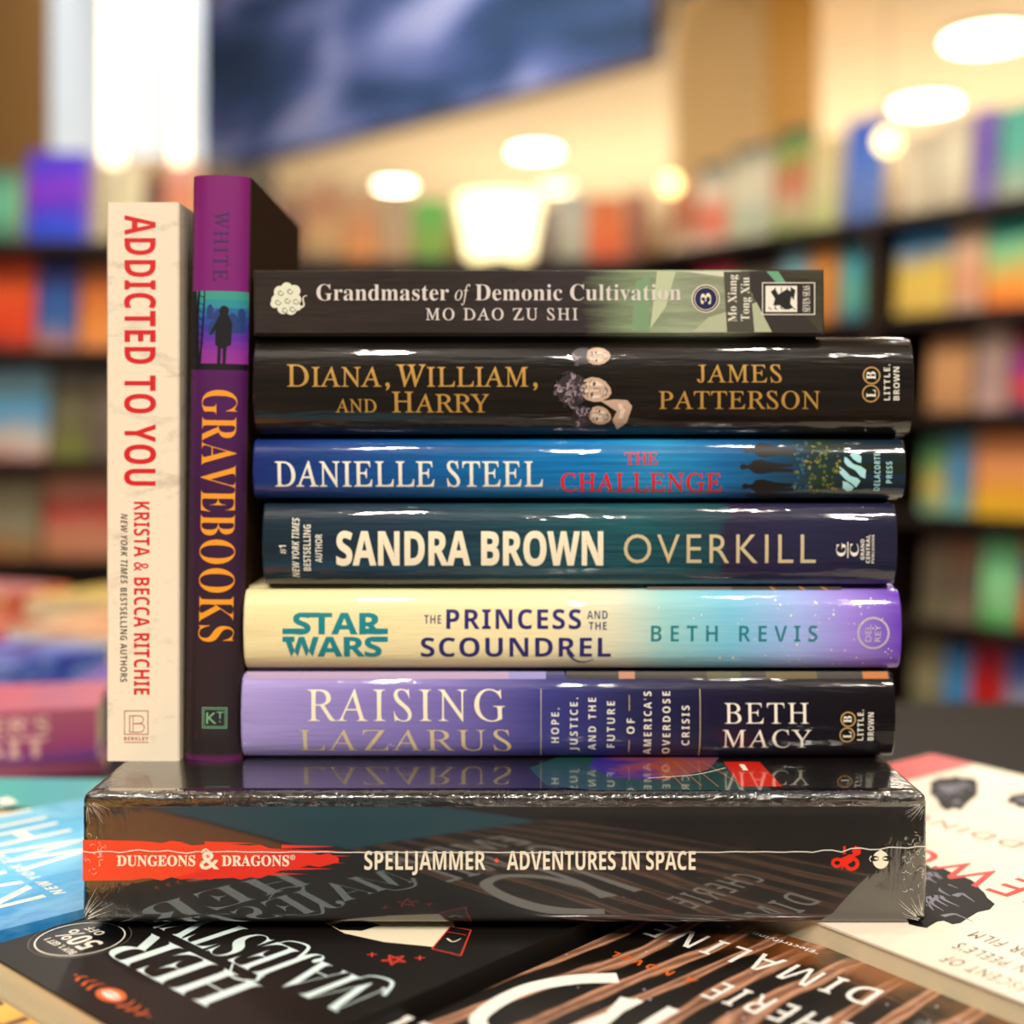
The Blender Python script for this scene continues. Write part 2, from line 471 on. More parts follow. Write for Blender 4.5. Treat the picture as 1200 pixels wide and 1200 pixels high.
for row, p0, p1, h, st, lab in [
    (0, 768, 800, .26, bands('#c9b8a0', '#b06040', '#c8a080'), 'small brick and cream book at the left end of the right case top'),
    (0, 800, 835, .30, bands('#c8bfae', '#d8583a', '#d0cab8', '#2e3a3e'), 'white book with a red patch on the right bookcase top'),
    (0, 838, 888, .33, bands('#b8b49a', '#a6b09a', '#cfc8b0', '#c9c2a8', '#2c3a44'), 'large pale grey book with dark upper band, right case top'),
    (0, 890, 930, .36, bands('#5f8a30', '#b9a684', '#c0644a', '#7fa04c', '#34423c'), 'green and cream book with dark upper band by the ochre pillar'),
    (0, 932, 966, .30, bands('#a8b070', '#c8bd8e', '#d0b880'), 'pale yellow green book left of the blue cover on top'),
    (0, 972, 1018, .335, bands('#3c5a9c', '#5672b4', '#3a68c4', '#2448b4'), 'bright blue book on the right case top beside the post'),
    (0, 1040, 1078, .25, bands('#b6a68c', '#c8bca0', '#b8a890'), 'pale beige book on the right case top, right of the post'),
    (0, 1080, 1120, .28, bands('#a89880', '#d0c6ac', '#bcae94'), 'whitish book on the right case top under the ceiling light'),
    (0, 1124, 1152, .28, bands('#7a6aa0', '#5b3fa0', '#6c50a8'), 'narrow violet book on the right case top'),
    (0, 1156, 1212, .27, bands('#a0a088', '#3f9c88', '#2a9484'), 'teal book at the right edge of the case top'),
    (1, 796, 842, .235, bands('#a03040', '#c03a52'), 'crimson book on the second shelf just above the stack of books'),
    (1, 850, 895, .21, bands('#3a2c2a', '#5a4842'), 'dark brown book on the second shelf, left of the light blue one'),
    (1, 898, 930, .245, bands('#487890', '#8ab8c0'), 'light blue book peeping above the stack'),
    (1, 932, 964, .25, bands('#c07020', '#d89040'), 'amber book peeping above the right end of the stack'),
    (1, 970, 1018, .255, bands('#1f6a86', '#5cab96', '#3f9fa6', '#1c7ea6'), 'teal and blue book on the second shelf, left of the post'),
    (1, 1034, 1098, .265, bands('#c0a040', '#dcb650', '#d8b440', '#3c86b8', '#2a7cc0'), 'yellow book with blue upper band on the second shelf'),
    (1, 1100, 1138, .265, bands('#b89884', '#dc9468', '#d0a888', '#c8a88c'), 'salmon and beige book on the second shelf'),
    (1, 1140, 1212, .25, bands('#e0661a', '#f08a10', '#d8b050', '#8cc07c', '#3fa890', '#2a9c8c'), 'orange, green and teal striped book on the second shelf'),
    (2, 1072, 1122, .215, bands('#a8784c', '#c8905c', '#b07c50'), 'tan book on the third shelf beside the stack'),
    (2, 1128, 1166, .25, bands('#b8948c', '#a08078', '#c0a094'), 'dusty pink book on the third shelf'),
    (2, 1170, 1212, .24, bands('#3c3a6c', '#d83c20', '#8a1888', '#7c0a24', '#5c0a18'), 'dark red and purple book on the third shelf'),
    (3, 1064, 1092, .23, bands('#5c9c84', '#c0a850', '#50884c', '#3f6c5c'), 'green and mustard book on the fourth shelf'),
    (3, 1093, 1122, .235, bands('#6ca89c', '#487ca8', '#4c8ca4'), 'narrow blue green book on the fourth shelf'),
    (3, 1126, 1212, .25, bands('#e0b010', '#e0a020', '#dc8c50', '#d88a54', '#c07838'), 'salmon book with a yellow foot on the fourth shelf'),
    (4, 1064, 1096, .23, bands('#70684c', '#584c3c', '#74604c'), 'dull olive book on the fifth shelf'),
    (4, 1097, 1128, .235, bands('#80705c', '#544434', '#8c5c44'), 'brown book on the fifth shelf beside the pale green one'),
    (4, 1134, 1178, .25, bands('#48a050', '#8cc88c', '#78c88c', '#6cb87c'), 'pale green book on the fifth shelf'),
    (4, 1181, 1212, .25, bands('#c84820', '#c03c1c', '#3c2480', '#d86414'), 'orange and indigo book on the fifth shelf'),
    (5, 1052, 1088, .25, bands('#5c5840', '#8a8260', '#7c7050'), 'greyish olive book on the lowest shelf'),
    (5, 1090, 1120, .22, bands('#2c5c9c', '#3c80b4', '#3a7cb4'), 'blue book on the lowest shelf, left of the red one'),
    (5, 1122, 1160, .26, bands('#a81010', '#b40a10', '#8c1848'), 'dark red book on the lowest shelf'),
    (5, 1163, 1212, .25, bands('#a08468', '#9c94a0', '#4058a0', '#3c4c8c'), 'blue and beige book on the lowest shelf'),
]:
    rc.place(row, p0, p1, h, st, lab, GR)

DL = 3.7
lz = [ZS(y, DL) for y in (281, 408, 538, 655, 780)]
lc = Case('bookcase', (0, DL), (-1, 0), lz, -1.85, -.93, [-1.85, -.93], 'dark bookcase at the left edge behind the cream upright book', top=lz[0])
GL_ = 'covers facing out on the left bookcase'
for row, p0, p1, h, st, lab in [
    (0, -30, 12, .22, bands('#2c4c3c', '#5ca884', '#3c6454'), 'sea green book cut by the left edge on the left case top'),
    (0, 20, 94, .275, bands('#1030a0', '#0a3cc8', '#4a10b0', '#7010b8', '#2a14c0', '#4a1cb0'), 'big violet and royal blue book on the left case top'),
    (0, 104, 124, .24, bands('#a89c80', '#b8ac8c'), 'grey cream book right of the violet one, left case top'),
    (0, 126, 160, .24, bands('#8c7c5c', '#c4b894', '#b8a888'), 'tall cream book behind the white upright book'),
    (0, 162, 182, .20, bands('#3c2014', '#5c3420'), 'narrow dark brown book behind the upright books'),
    (0, 184, 222, .24, bands('#5850a0', '#c87840', '#b06850', '#c09080'), 'orange and lilac book just left of the purple spine'),
    (1, -30, 30, .28, bands('#7c1c08', '#e84008', '#f05810', '#c83010'), 'flame red book on the second shelf of the left case'),
    (1, 32, 80, .25, bands('#b06c40', '#2c60a0', '#2850a0', '#403c90'), 'blue book between the flame red and orange ones'),
    (1, 84, 130, .26, bands('#c87840', '#e08430', '#d86c18', '#804818'), 'orange book beside the white upright book'),
    (2, -30, 46, .27, bands('#b07068', '#c8c0b4', '#4898c8', '#88b8cc', '#80a0ac'), 'white and sky blue book on the third shelf, left case'),
    (2, 50, 96, .26, bands('#6c7024', '#706848', '#6c6050'), 'olive book on the third shelf of the left case'),
    (2, 99, 135, .25, bands('#5c4c40', '#847460'), 'grey brown book on the third shelf behind the white spine'),
    (3, -30, 36, .26, bands('#a86820', '#8c8468', '#9c9070', '#5c3c20'), 'beige and brown book on the fourth shelf of the left case'),
    (3, 40, 135, .27, bands('#c07850', '#c88464', '#c43c34', '#c4886c', '#bc8460'), 'salmon book with a red centre on the fourth shelf'),
    (4, -30, 60, .20, bands('#5c4c38', '#3c3024'), 'dull brown book on the lowest left shelf'),
    (4, 70, 135, .20, bands('#1c2c18', '#24482c'), 'deep green book on the lowest left shelf'),
]:
    lc.place(row, p0, p1, h, st, lab, GL_)

DC = 4.9
cz = [ZS(y, DC) for y in (303, 420)]
cc = Case('bookcase', (0, DC), (-1, 0), cz + [-.1, -.5], -1.25, .53, [-1.25, .53], 'low dark bookcase in the middle distance behind the stack', top=cz[0])
GC_ = 'covers facing out on the middle bookcase'
for p0, p1, h, st, lab in [
    (232, 262, .40, bands('#2c2418', '#5c5034', '#74684c'), 'olive brown book right of the purple spine top'),
    (264, 318, .37, bands('#30241c', '#3a2c20', '#6a5c40'), 'wide dark umber book on the middle case'),
    (320, 352, .28, bands('#8c5438', '#6a3424', '#b0885c'), 'russet book between the umber and sandy ones'),
    (354, 398, .335, bands('#8c7048', '#c89858', '#a86840', '#c8a878'), 'sandy book on the middle case left of the orange one'),
    (400, 442, .29, bands('#d88424', '#c07c40', '#b49468'), 'orange and tan book on the middle case'),
    (444, 480, .28, bands('#b88c5c', '#ac9068', '#a88c64'), 'plain tan book left of the green one'),
    (482, 524, .24, bands('#4c9010', '#7ca008', '#48a020', '#4cb428'), 'bright green book on the middle case'),
    (634, 652, .22, bands('#3c2c28', '#7c6c64'), 'narrow mauve book right of the glowing lamp'),
    (654, 688, .27, bands('#a09c84', '#c0bcaa', '#a8aca8'), 'pale grey book on the middle case'),
    (690, 734, .25, bands('#d84808', '#f07014', '#d87030'), 'vivid orange book on the middle case'),
    (736, 762, .27, bands('#8c4c30', '#b06848'), 'brick coloured book at the right end of the middle case'),
]:
    cc.place(0, p0, p1, h, st, lab, GC_)
# glowing lamp
d = 4.6
t = thing('shade_lamp', 'glowing flared lamp shade just above the middle of the stack', 'lamp', ((584-600)*d/F, 5.0, cz[0]), 0)
bm = bmesh.new()
z0 = .015; z1 = z0 + .24
r0, r1 = .125, .165
n = 32; a = []
for r, z in ((r0, z0), (r1, z1), (r1 - .004, z1), (r0 - .004, z0)):
    a.append([bm.verts.new((r*math.cos(2*math.pi*i/n), r*math.sin(2*math.pi*i/n)*.7, z)) for i in range(n)])
for k in range(4):
    for i in range(n): bm.faces.new((a[k][i], a[k][(i+1) % n], a[(k+1) % 4][(i+1) % n], a[(k+1) % 4][i]))
obj('lamp_shade', bm, t, mat('shade_glow', '#fff0b8', .6, emit=1.9), smooth=40)
bm = bmesh.new(); bmesh.ops.create_cone(bm, cap_ends=True, segments=24, radius1=.07, radius2=.06, depth=.014)
for v in bm.verts: v.co.z += .008
obj('lamp_base', bm, t, M_case)
bm = bmesh.new(); bmesh.ops.create_cone(bm, cap_ends=True, segments=12, radius1=.008, radius2=.008, depth=.2)
for v in bm.verts: v.co.z += .11
obj('lamp_pole', bm, t, M_case)

# ================================================================ TABLES
ZT = -.028
def table(name, label, x0, y0, x1, y1, zt):
    t = thing(name, label, 'table', ((x0+x1)/2, (y0+y1)/2, ZFLOOR))
    hx, hy, H = (x1-x0)/2, (y1-y0)/2, zt - ZFLOOR
    boxobj('tabletop', -hx, -hy, H - .035, hx, hy, H, M_table, t, .006)
    boxobj('apron', -hx+.05, -hy+.05, H - .12, hx-.05, hy-.05, H - .035, M_table, t)
    for sx in (-1, 1):
        for sy in (-1, 1):
            boxobj('leg', sx*(hx-.09)-.03, sy*(hy-.09)-.03, 0, sx*(hx-.09)+.03, sy*(hy-.09)+.03, H - .12, M_table, t)
table('display_table', 'dark display table carrying the stack and the flat books around it', -.62, .12, .75, .95, ZT)
table('display_table', 'second dark display table behind at the left, covered with bright books', -1.25, 1.0, -.28, 1.75, -.06)

# ================================================================ FLAT BOOKS
def Gd(px, py, z=0.0):
    d = F * (HC - z) / (py - YH)
    return Vector(((px - 600) * d / F, d))
class Frame:
    """a cover lying face up: a along the reading direction, b down the page"""
    def __init__(s, r, z):
        s.r = Vector(r).normalized(); s.u = Vector((-s.r.y, s.r.x)); s.z = z; s.C = Vector((0, 0))
    def setC(s, spine_pt, top_pt):
        s.C = s.r * spine_pt.dot(s.r) + s.u * top_pt.dot(s.u); return s
    def ab(s, px, py):
        p = Gd(px, py, s.z) - s.C
        return (p.dot(s.r) * 1000, -p.dot(s.u) * 1000)
    def fn(s, a, b, e): return Vector((a / 1000, -b / 1000, e))
def flat_book(fr, w, h, zb, cover, label, group='flat books on the display table', pages=M_page, name='book', rz=None):
    th = fr.z - zb
    t = thing(name, label, 'book', (fr.C.x, fr.C.y, fr.z), math.atan2(fr.r.y, fr.r.x), group)
    c = .0008
    bm = bmesh.new()
    box(bm, 0, -h, -c, w, 0, 0); box(bm, 0, -h, -th, w, 0, -th + c); box(bm, 0, -h, -th + c, c, 0, -c)
    obj('cover', bm, t, cover)
    boxobj('page_block', c, -h + .0006, -th + c, w - .0008, -.0008, -c, pages, t)
    return t
GF = 'flat books on the display table'
RH = (-.735, .678)
# black cover, white curly title
her = Frame(RH, -.003).setC(Gd(657, 1093, -.003), Gd(40, 1149, -.003))
M_her = mat('cover_black_matt', '#120e0c', .5, .05, crough=.25, spec=.25)
tb = flat_book(her, .131, .205, ZT, M_her, 'black paperback with curly pale title lying under the left front of the box')
def gtext(ink, fr, s, st, S, E_, H, m, **kw):
    a0, b0 = fr.ab(*S); a1, b1 = fr.ab(*E_)
    b = (b0 + b1) / 2
    ink.text(s, st, a0, b - H, a1, b, m, **kw)
I_ice = mat('ink_ice_blue', '#d8ecec', .45)
k = Ink()
gtext(k, her, 'HER', 'serifb', (300, 1160), (187, 1090), 20, I_ice, off=-.013)
k.build('title_lettering', tb, her.fn); k = Ink()
aM, bM = her.ab(456, 1162)
k.text("MAJESTY'S", 'serifb', aM, bM - 20, aM + 110, bM + 1, I_ice, off=-.013, track=-.03)
for S_ in (('M', .02), ('J', .4)):
    x = aM + 108 * S_[1]
    k.stroke([(x - 3, bM - 3), (x + 2, bM + 5), (x + 10, bM + 4), (x + 12, bM - 1)], 1.6, I_ice, .3, smooth=6)
k.stroke([(aM + 52, bM - 20), (aM + 44, bM - 26), (aM + 36, bM - 23), (aM + 40, bM - 18)], .5, I_ice, 1.5, smooth=6)
k.build('title_lettering', tb, her.fn)
k = Ink()
ax, bx = her.ab(94, 1100)
k.disc(ax, bx, 16.5, mat('sticker_black', '#0b0a0a', .3)); k.ring(ax, bx, 14.6, .5, I_white)
k.text('50%', 'sansb', ax - 9.5, bx - 5.0, ax + 9, bx + 3.4, I_white); k.text("BUY 1, GET 1", 'sansb', ax - 10, bx - 9, ax + 8, bx - 6.4, I_white)
k.text('OFF', 'sansb', ax - 2, bx + 5, ax + 7, bx + 8.4, I_white)
k.ring(ax, bx, 16.6, .25, mat('sticker_edge', '#6b6258', .4))
k.build('round_sticker', tb, her.fn, label='round black sticker with white print')
k = Ink()
IO = mat('ink_burnt_orange', '#e0621a', .5)
a0, b0 = her.ab(130, 1166)
k.disc(a0, b0, 6.3, IO, 3.6); k.disc(a0, b0, 4.4, I_white, 1.7)
k.stroke([(a0 - 4, b0), (a0, b0 + .3), (a0 + 4, b0)], .5, I_black, smooth=4)
for sg in (-1, 1):
    for j, q in enumerate((9, 13, 17.5)):
        k.stroke([(a0 + sg*(q-.6), b0 - 3 + j*.5), (a0 + sg*(q + 1), b0), (a0 + sg*(q-.6), b0 + 3 - j*.5)], 1.3, IO, .3, smooth=6)
    k.disc(a0 + sg*21, b0, .5, IO)
k.build('moon_emblem', tb, her.fn, label='orange moon emblem')
k = Ink()
IR = mat('ink_bright_red', '#e0402c', .5)
AB = her.ab
def P(*l): return [AB(x, y) for x, y in l]
k.poly(P((380, 1081), (470, 1074), (530, 1066), (533, 1090), (512, 1110), (450, 1104), (404, 1094)), I_cream)
k.poly(P((388, 1084), (420, 1078), (446, 1084), (424, 1091), (398, 1090)), I_black)
q = P((528, 1086), (552, 1090), (540, 1120), (506, 1112)); k.poly(q, I_black)
q2 = q + [q[0]]
for i in range(4): k.stroke([q2[i], q2[i+1]], .45, IR)
q = P((524, 1092), (546, 1096)); k.stroke(q, .35, IR)
k.stroke(P((524, 1100), (531, 1104), (540, 1100)), .9, I_cream, .3, smooth=5)
c = AB(462, 1125)
st = [(c[0] + 4.2*math.cos(math.radians(90+144*i)), c[1] + 4.2*math.sin(math.radians(90+144*i))) for i in range(6)]
for i in range(5): k.stroke([st[i], st[i+1]], .5, IR)
for px, py in ((436, 1119), (492, 1123)):
    c = AB(px, py)
    k.stroke([(c[0]-1.2, c[1]-1.2), (c[0]+1.2, c[1]+1.2)], .5, IR); k.stroke([(c[0]-1.2, c[1]+1.2), (c[0]+1.2, c[1]-1.2)], .5, IR)
k.build('cover_figure', tb, her.fn, label='cream hat with a red banded brim and star')

# yellow book below at the corner
ye = Frame(RH, -.010); ye.C = her.C + her.u * .216 + her.r * .004
M_ye = rampmat('cover_yellow', 0, [(0, '#c86c10'), (.45, '#e09020'), (.7, '#f2cf5c'), (1, '#f6dc78')], .45, .1, .15, 3)
ty = flat_book(ye, .165, .21, ZT, M_ye, 'yellow book at the lower left corner beside the black paperback')
k = Ink()
gtext(k, ye, 'T S', 'sansb', (48, 1199), (-16, 1166), 9, mat('ink_brown', '#5a3c1a', .5))
k.build('title_lettering', ty, ye.fn)
# teal book ahead of the black one (seen in the box's wrapping)
te = Frame(RH, -.010); te.C = her.C + her.u * .214 - her.r * .135
flat_book(te, .135, .205, ZT, mat('cover_teal', '#1d8aa4', .4, .5), 'teal book in front of the black paperback, beyond the lower edge')

# cyan book at the left
cy = Frame((-.68, .733), -.0003).setC(Gd(40, 1080, -.0003), Gd(0, 1215, -.0003))
M_cy = rampmat('cover_sea', 0, [(0, '#1d7fc4'), (.25, '#2d9fdc'), (.6, '#45b4e6'), (1, '#2d8fb4')], .5, .05, .3, 3, '#9ad8f0', .5, (5, 4, 1))
tc = flat_book(cy, .135, .215, ZT, M_cy, 'sky blue paperback with slanting white capitals left of the box')
k = Ink()
a0, b0 = cy.ab(112, 988)
k.text('WHITE', 'sans', a0 - 14, b0 - 35, a0 + 92, b0, I_white, off=.006, track=.14)
k.build('title_lettering', tc, cy.fn); k = Ink()
a0, b0 = cy.ab(48, 1048)
k.text('KAREN', 'sans', a0 - 4, b0 - 35, a0 + 96, b0, I_white, off=.006, track=.14)
k.build('title_lettering', tc, cy.fn); k = Ink()
a0, b0 = cy.ab(78, 1046)
k.text('NEW YORK TIMES BESTSELLING', 'sansbi', a0, b0 - 4.2, a0 + 130, b0, I_white, track=.12)
k.build('title_lettering', tc, cy.fn)
# teal book behind it
fb = Frame((-1, .04), -.004); fb.C = Vector((-.168, .585))
tk = flat_book(fb, .13, .05, ZT, mat('cover_turquoise', '#2fa0a0', .4, .4), 'turquoise book behind the sky blue paperback')

# forest book
fo = Frame(RH, -.008)
M_fo = mat('cover_forest', '#15100d', .3, .5)
g = coords(M_fo, 'Object', (1, 1, 1))
s_ = nd(M_fo, 'ShaderNodeTexWave', wave_type='BANDS', bands_direction='X'); s_.inputs['Scale'].default_value = 21; s_.inputs['Distortion'].default_value = 7.5
s_.inputs['Detail'].default_value = 4; s_.inputs['Detail Scale'].default_value = 1.2
mp = nd(M_fo, 'ShaderNodeMapping'); mp.inputs['Scale'].default_value = (1, .22, 1); mp.inputs['Rotation'].default_value = (0, 0, .16); lk(M_fo, g, mp.inputs[0]); lk(M_fo, mp.outputs[0], s_.inputs[0])
c = ramp(M_fo, s_.outputs['Fac'], [(.48, '#15110d'), (.58, '#4a3024'), (.70, '#b07c5c'), (.84, '#d6a284'), (1, '#8a5c44')])
nz = noise(M_fo, g, 60, 5)
c = mixc(M_fo, ramp(M_fo, nz, [(.45, '#000000'), (.7, '#bbbbbb')]), c, '#20160f')
vo = nd(M_fo, 'ShaderNodeTexVoronoi'); vo.inputs['Scale'].default_value = 150; lk(M_fo, g, vo.inputs['Vector'])
c = mixc(M_fo, ramp(M_fo, vo.outputs['Distance'], [(.05, '#ffffff'), (.09, '#000000')]), c, '#e0d0e8')
n3 = noise(M_fo, g, 55, 5)
sy = nd(M_fo, 'ShaderNodeSeparateXYZ'); lk(M_fo, coords(M_fo), sy.inputs[0])
low = ramp(M_fo, sy.outputs[1], [(.02, '#ffffff'), (.15, '#000000')])
c = mixc(M_fo, mathn(M_fo, 'MULTIPLY', low, ramp(M_fo, n3, [(.42, '#000000'), (.6, '#ffffff')])), c, '#8a4a18')
c = mixc(M_fo, mathn(M_fo, 'MULTIPLY', low, ramp(M_fo, n3, [(.3, '#ffffff'), (.45, '#000000')])), c, '#24260f')
base(M_fo, c)
bot = (Gd(934, 1086, -.008) + Gd(1200, 1195, -.008)) / 2
fo.C = fo.r * (her.C.dot(fo.r) - .0045 - .135) + fo.u * (bot.dot(fo.u) + .203)
tf = flat_book(fo, .135, .203, ZT, M_fo, 'dark forest paperback with white brush lettering under the front of the box')
k = Ink()
I_brush = mat('ink_brush_white', '#f4f0e8', .5)
gtext(k, fo, 'DIMALINE', 'sansb', (1030, 1166), (788, 1078), 14, I_brush, off=-.022, track=.10, jit=.02)
k.build('author_lettering', tf, fo.fn); k = Ink()
gtext(k, fo, 'CHERIE', 'sansb', (1010, 1205), (850, 1150), 14, I_brush, off=-.022, track=.10, jit=.02)
gtext(k, fo, 'A NOVEL', 'sansb', (812, 1152), (728, 1112), 4.0, mat('ink_deep_orange', '#d8641c', .5), track=.25)
gtext(k, fo, '"Electrifying."', 'sansb', (958, 1118), (880, 1088), 2.6, I_brush)
ab = fo.ab
k.build('author_lettering', tf, fo.fn)
k = Ink()
k.stroke([ab(x, y) for x, y in ((724, 1146), (672, 1148), (620, 1158), (578, 1178), (560, 1198), (590, 1215), (650, 1212), (700, 1195), (750, 1172))], 7.5, I_brush, 3, smooth=8)
k.stroke([ab(x, y) for x, y in ((736, 1170), (716, 1190), (690, 1210), (640, 1240))], 5, I_brush, 3, smooth=6)
k.stroke([ab(x, y) for x, y in ((790, 1182), (760, 1200), (700, 1240))], 4.5, I_brush, 3, smooth=6)
k.build('title_lettering', tf, fo.fn); k = Ink()
a_, b_ = ab(640, 1250)
k.text('EMPIRE', 'sansb', a_ - 30, b_ - 55, a_ + 60, b_ - 32, I_brush, off=-.022, jit=.03); k.build('title_lettering', tf, fo.fn); k = Ink(); k.text('OF WILD', 'sansb', a_ - 30, b_ - 26, a_ + 60, b_ - 4, I_brush, off=-.022, jit=.03)
k.build('title_lettering', tf, fo.fn)

# white book with ink-black heads
wh = Frame((-.585, .811), 0.0)
tp = Gd(1200, 1174); fc = Gd(1092, 884)
wh.C = wh.r * (fc.dot(wh.r) - .238) + wh.u * tp.dot(wh.u)
hh = abs((fc - tp).dot(wh.u))
M_wh = mat('cover_warm_white', '#ece0cc', .6, .0, spec=.2)
tw = flat_book(wh, .238, hh, ZT, M_wh, 'warm white book with red letters and black painted heads right of the box')
k = Ink()
I_redsoft = mat('ink_scarlet', '#c8201c', .5)
gtext(k, wh, 'LAKEWOOD', 'sans', (1330, 1106), (1020, 950), 22, I_redsoft, off=.004, track=.1)
k.build('title_lettering', tw, wh.fn); k = Ink()
gtext(k, wh, 'MEGAN GIDDINGS', 'sans', (1420, 1075), (1092, 938), 10, mat('ink_brick', '#c0584a', .5), track=.15)
k.build('author_lettering', tw, wh.fn); k = Ink()
IB = mat('ink_grey_brown', '#4a3c38', .5)
gtext(k, wh, 'A DESCENT OF', 'sans', (1228, 1178), (1132, 1113), 6.5, IB, track=.1)
gtext(k, wh, "JORDAN PEELE'S", 'sans', (1260, 1168), (1146, 1098), 6.5, IB, track=.1)
gtext(k, wh, 'HORROR FILM', 'sans', (1262, 1145), (1162, 1086), 6.5, IB, track=.1)
k.build('title_lettering', tw, wh.fn)
k = Ink()
I_inkb = mat('ink_painted_black', '#0e0c10', .6, spec=.2)
I_inkg = mat('ink_painted_grey', '#6a6678', .5)
def blob(px, py, rx, ry, seed, n=34):
    rnd = random.Random(seed); pts = []
    for i in range(n):
        t = 2*math.pi*i/n; f = 1 + .10*math.sin(3*t + seed) + .06*math.sin(7*t) + rnd.uniform(-.09, .07)
        pts.append(wh.ab(px + rx*f*math.cos(t), py + ry*f*math.sin(t)))
    k.poly(pts, I_inkb)
    for j in range(9):
        t = rnd.uniform(0, 6.28); q = rnd.uniform(.1, .7)
        x, y = px + rx*q*math.cos(t), py + ry*q*math.sin(t); L_ = rnd.uniform(.15, .5)
        k.stroke([wh.ab(x - rx*L_*.5, y), wh.ab(x, y - ry*rnd.uniform(.05, .25)), wh.ab(x + rx*L_*.3, y - ry*.02), wh.ab(x + rx*L_, y + ry*.2)], rnd.uniform(1, 4.5), I_inkg, .3, smooth=4)
for i_, q_ in enumerate((((1102, 1052, 54, 34, 1), (1082, 1032, 26, 20, 2)), ((1118, 928, 28, 20, 3),), ((1200, 938, 18, 9, 4),))):
    k = Ink()
    for a_ in q_: blob(*a_)
    k.build('painted_head', tw, wh.fn)
k = Ink(); a0, b0 = wh.ab(1092, 884)
k.rect(a0 - 26, b0 - 60, a0 - .5, b0 - .5, mat('ink_signal_red', '#d40f22', .4))
k.build('red_strip', tw, wh.fn)

# pink spines behind at the left
def spine_pile(x, y, z, w, th, dp, m, label, rz, ink=None, group='books at the back of the display table'):
    t = thing('book', label, 'book', (x, y, z), rz, group)
    bm = bmesh.new(); box(bm, 0, 0, 0, w, dp, .001); box(bm, 0, 0, th-.001, w, dp, th); box(bm, 0, 0, .001, w, .0012, th-.001)
    obj('cover', bm, t, m); boxobj('page_block', .001, .0014, .001, w-.001, dp-.001, th-.001, M_page, t)
    return t
yb = .74
M_pk = rampmat('cover_pink', 2, [(0, '#5c3c98'), (.4, '#a8487c'), (1, '#b85c74')], .4, .4, .5, 2)
rz = math.radians(12)
x_r = (122-600)*yb/F
t1 = spine_pile(x_r - .20*math.cos(rz), yb - .20*math.sin(rz), ZT, .20, .008, .085, rampmat('cover_rose', 0, [(0, '#d88880'), (.5, '#b0607c'), (1, '#803c5c')], .4, .3), 'thin rose coloured book beneath the pink one at the left', rz)
t2 = spine_pile(x_r - .204*math.cos(rz), yb - .204*math.sin(rz), ZT + .0085, .20, .030, .085, M_pk, 'pink and violet book with pale block letters behind the cream spine', rz)
k = Ink()
I_p = mat('ink_pale_pink', '#ecc0b4', .5)
k.text("ER'S", 'sansb', 143, 4, 174, 13, I_p); k.text('SIT', 'sansb', 138, 15.5, 173, 27, I_p)
k.build('title_lettering', t2, lambda a, b, e: Vector((a/1000, -e, .030 - b/1000)))
bm = bmesh.new(); 
t3 = spine_pile(x_r - .05, yb + .06, ZT + .0, .045, .036, .1, mat('cover_indigo', '#2a1ca0', .4, .4), 'small indigo book just behind the cream upright book', 0)

# bright books on the second table
cols = [('#e86040', '#f0c090', '#c83828'), ('#f0a060', '#f8e0b8', '#d85030'), ('#3858c8', '#8098e0', '#402c88'), ('#c84838', '#f0b880', '#e87858'), ('#e8c040', '#f0e090', '#d06030'), ('#d86868', '#f0c8b0', '#803060')]
names = ['coral and cream', 'apricot and pale', 'cobalt blue', 'brick red and peach', 'golden yellow', 'dusky rose']
places = [(-.60, 1.10, .02), (-.42, 1.16, .02), (-.50, 1.02, .012), (-.66, 1.32, .03), (-.47, 1.36, .025), (-.78, 1.08, .015)]
for i, (cset, nm, (x, y, zt)) in enumerate(zip(cols, names, places)):
    f = Frame((-.9, .43), -.06 + .03 + zt); f.C = Vector((x + .07, y - .02))
    m = mat('cover_bright_%d' % i, cset[0], .3, .6)
    g = coords(m, 'Generated', (3, 3, 1))
    base(m, ramp(m, noise(m, g, 1.6, 2, .4, 1), [(.35, cset[2]), (.5, cset[0]), (.62, cset[1]), (.75, cset[0])]))
    flat_book(f, .15, .19, -.06, m, '%s patterned book lying on the table behind at the left' % nm, group='bright books on the second table')

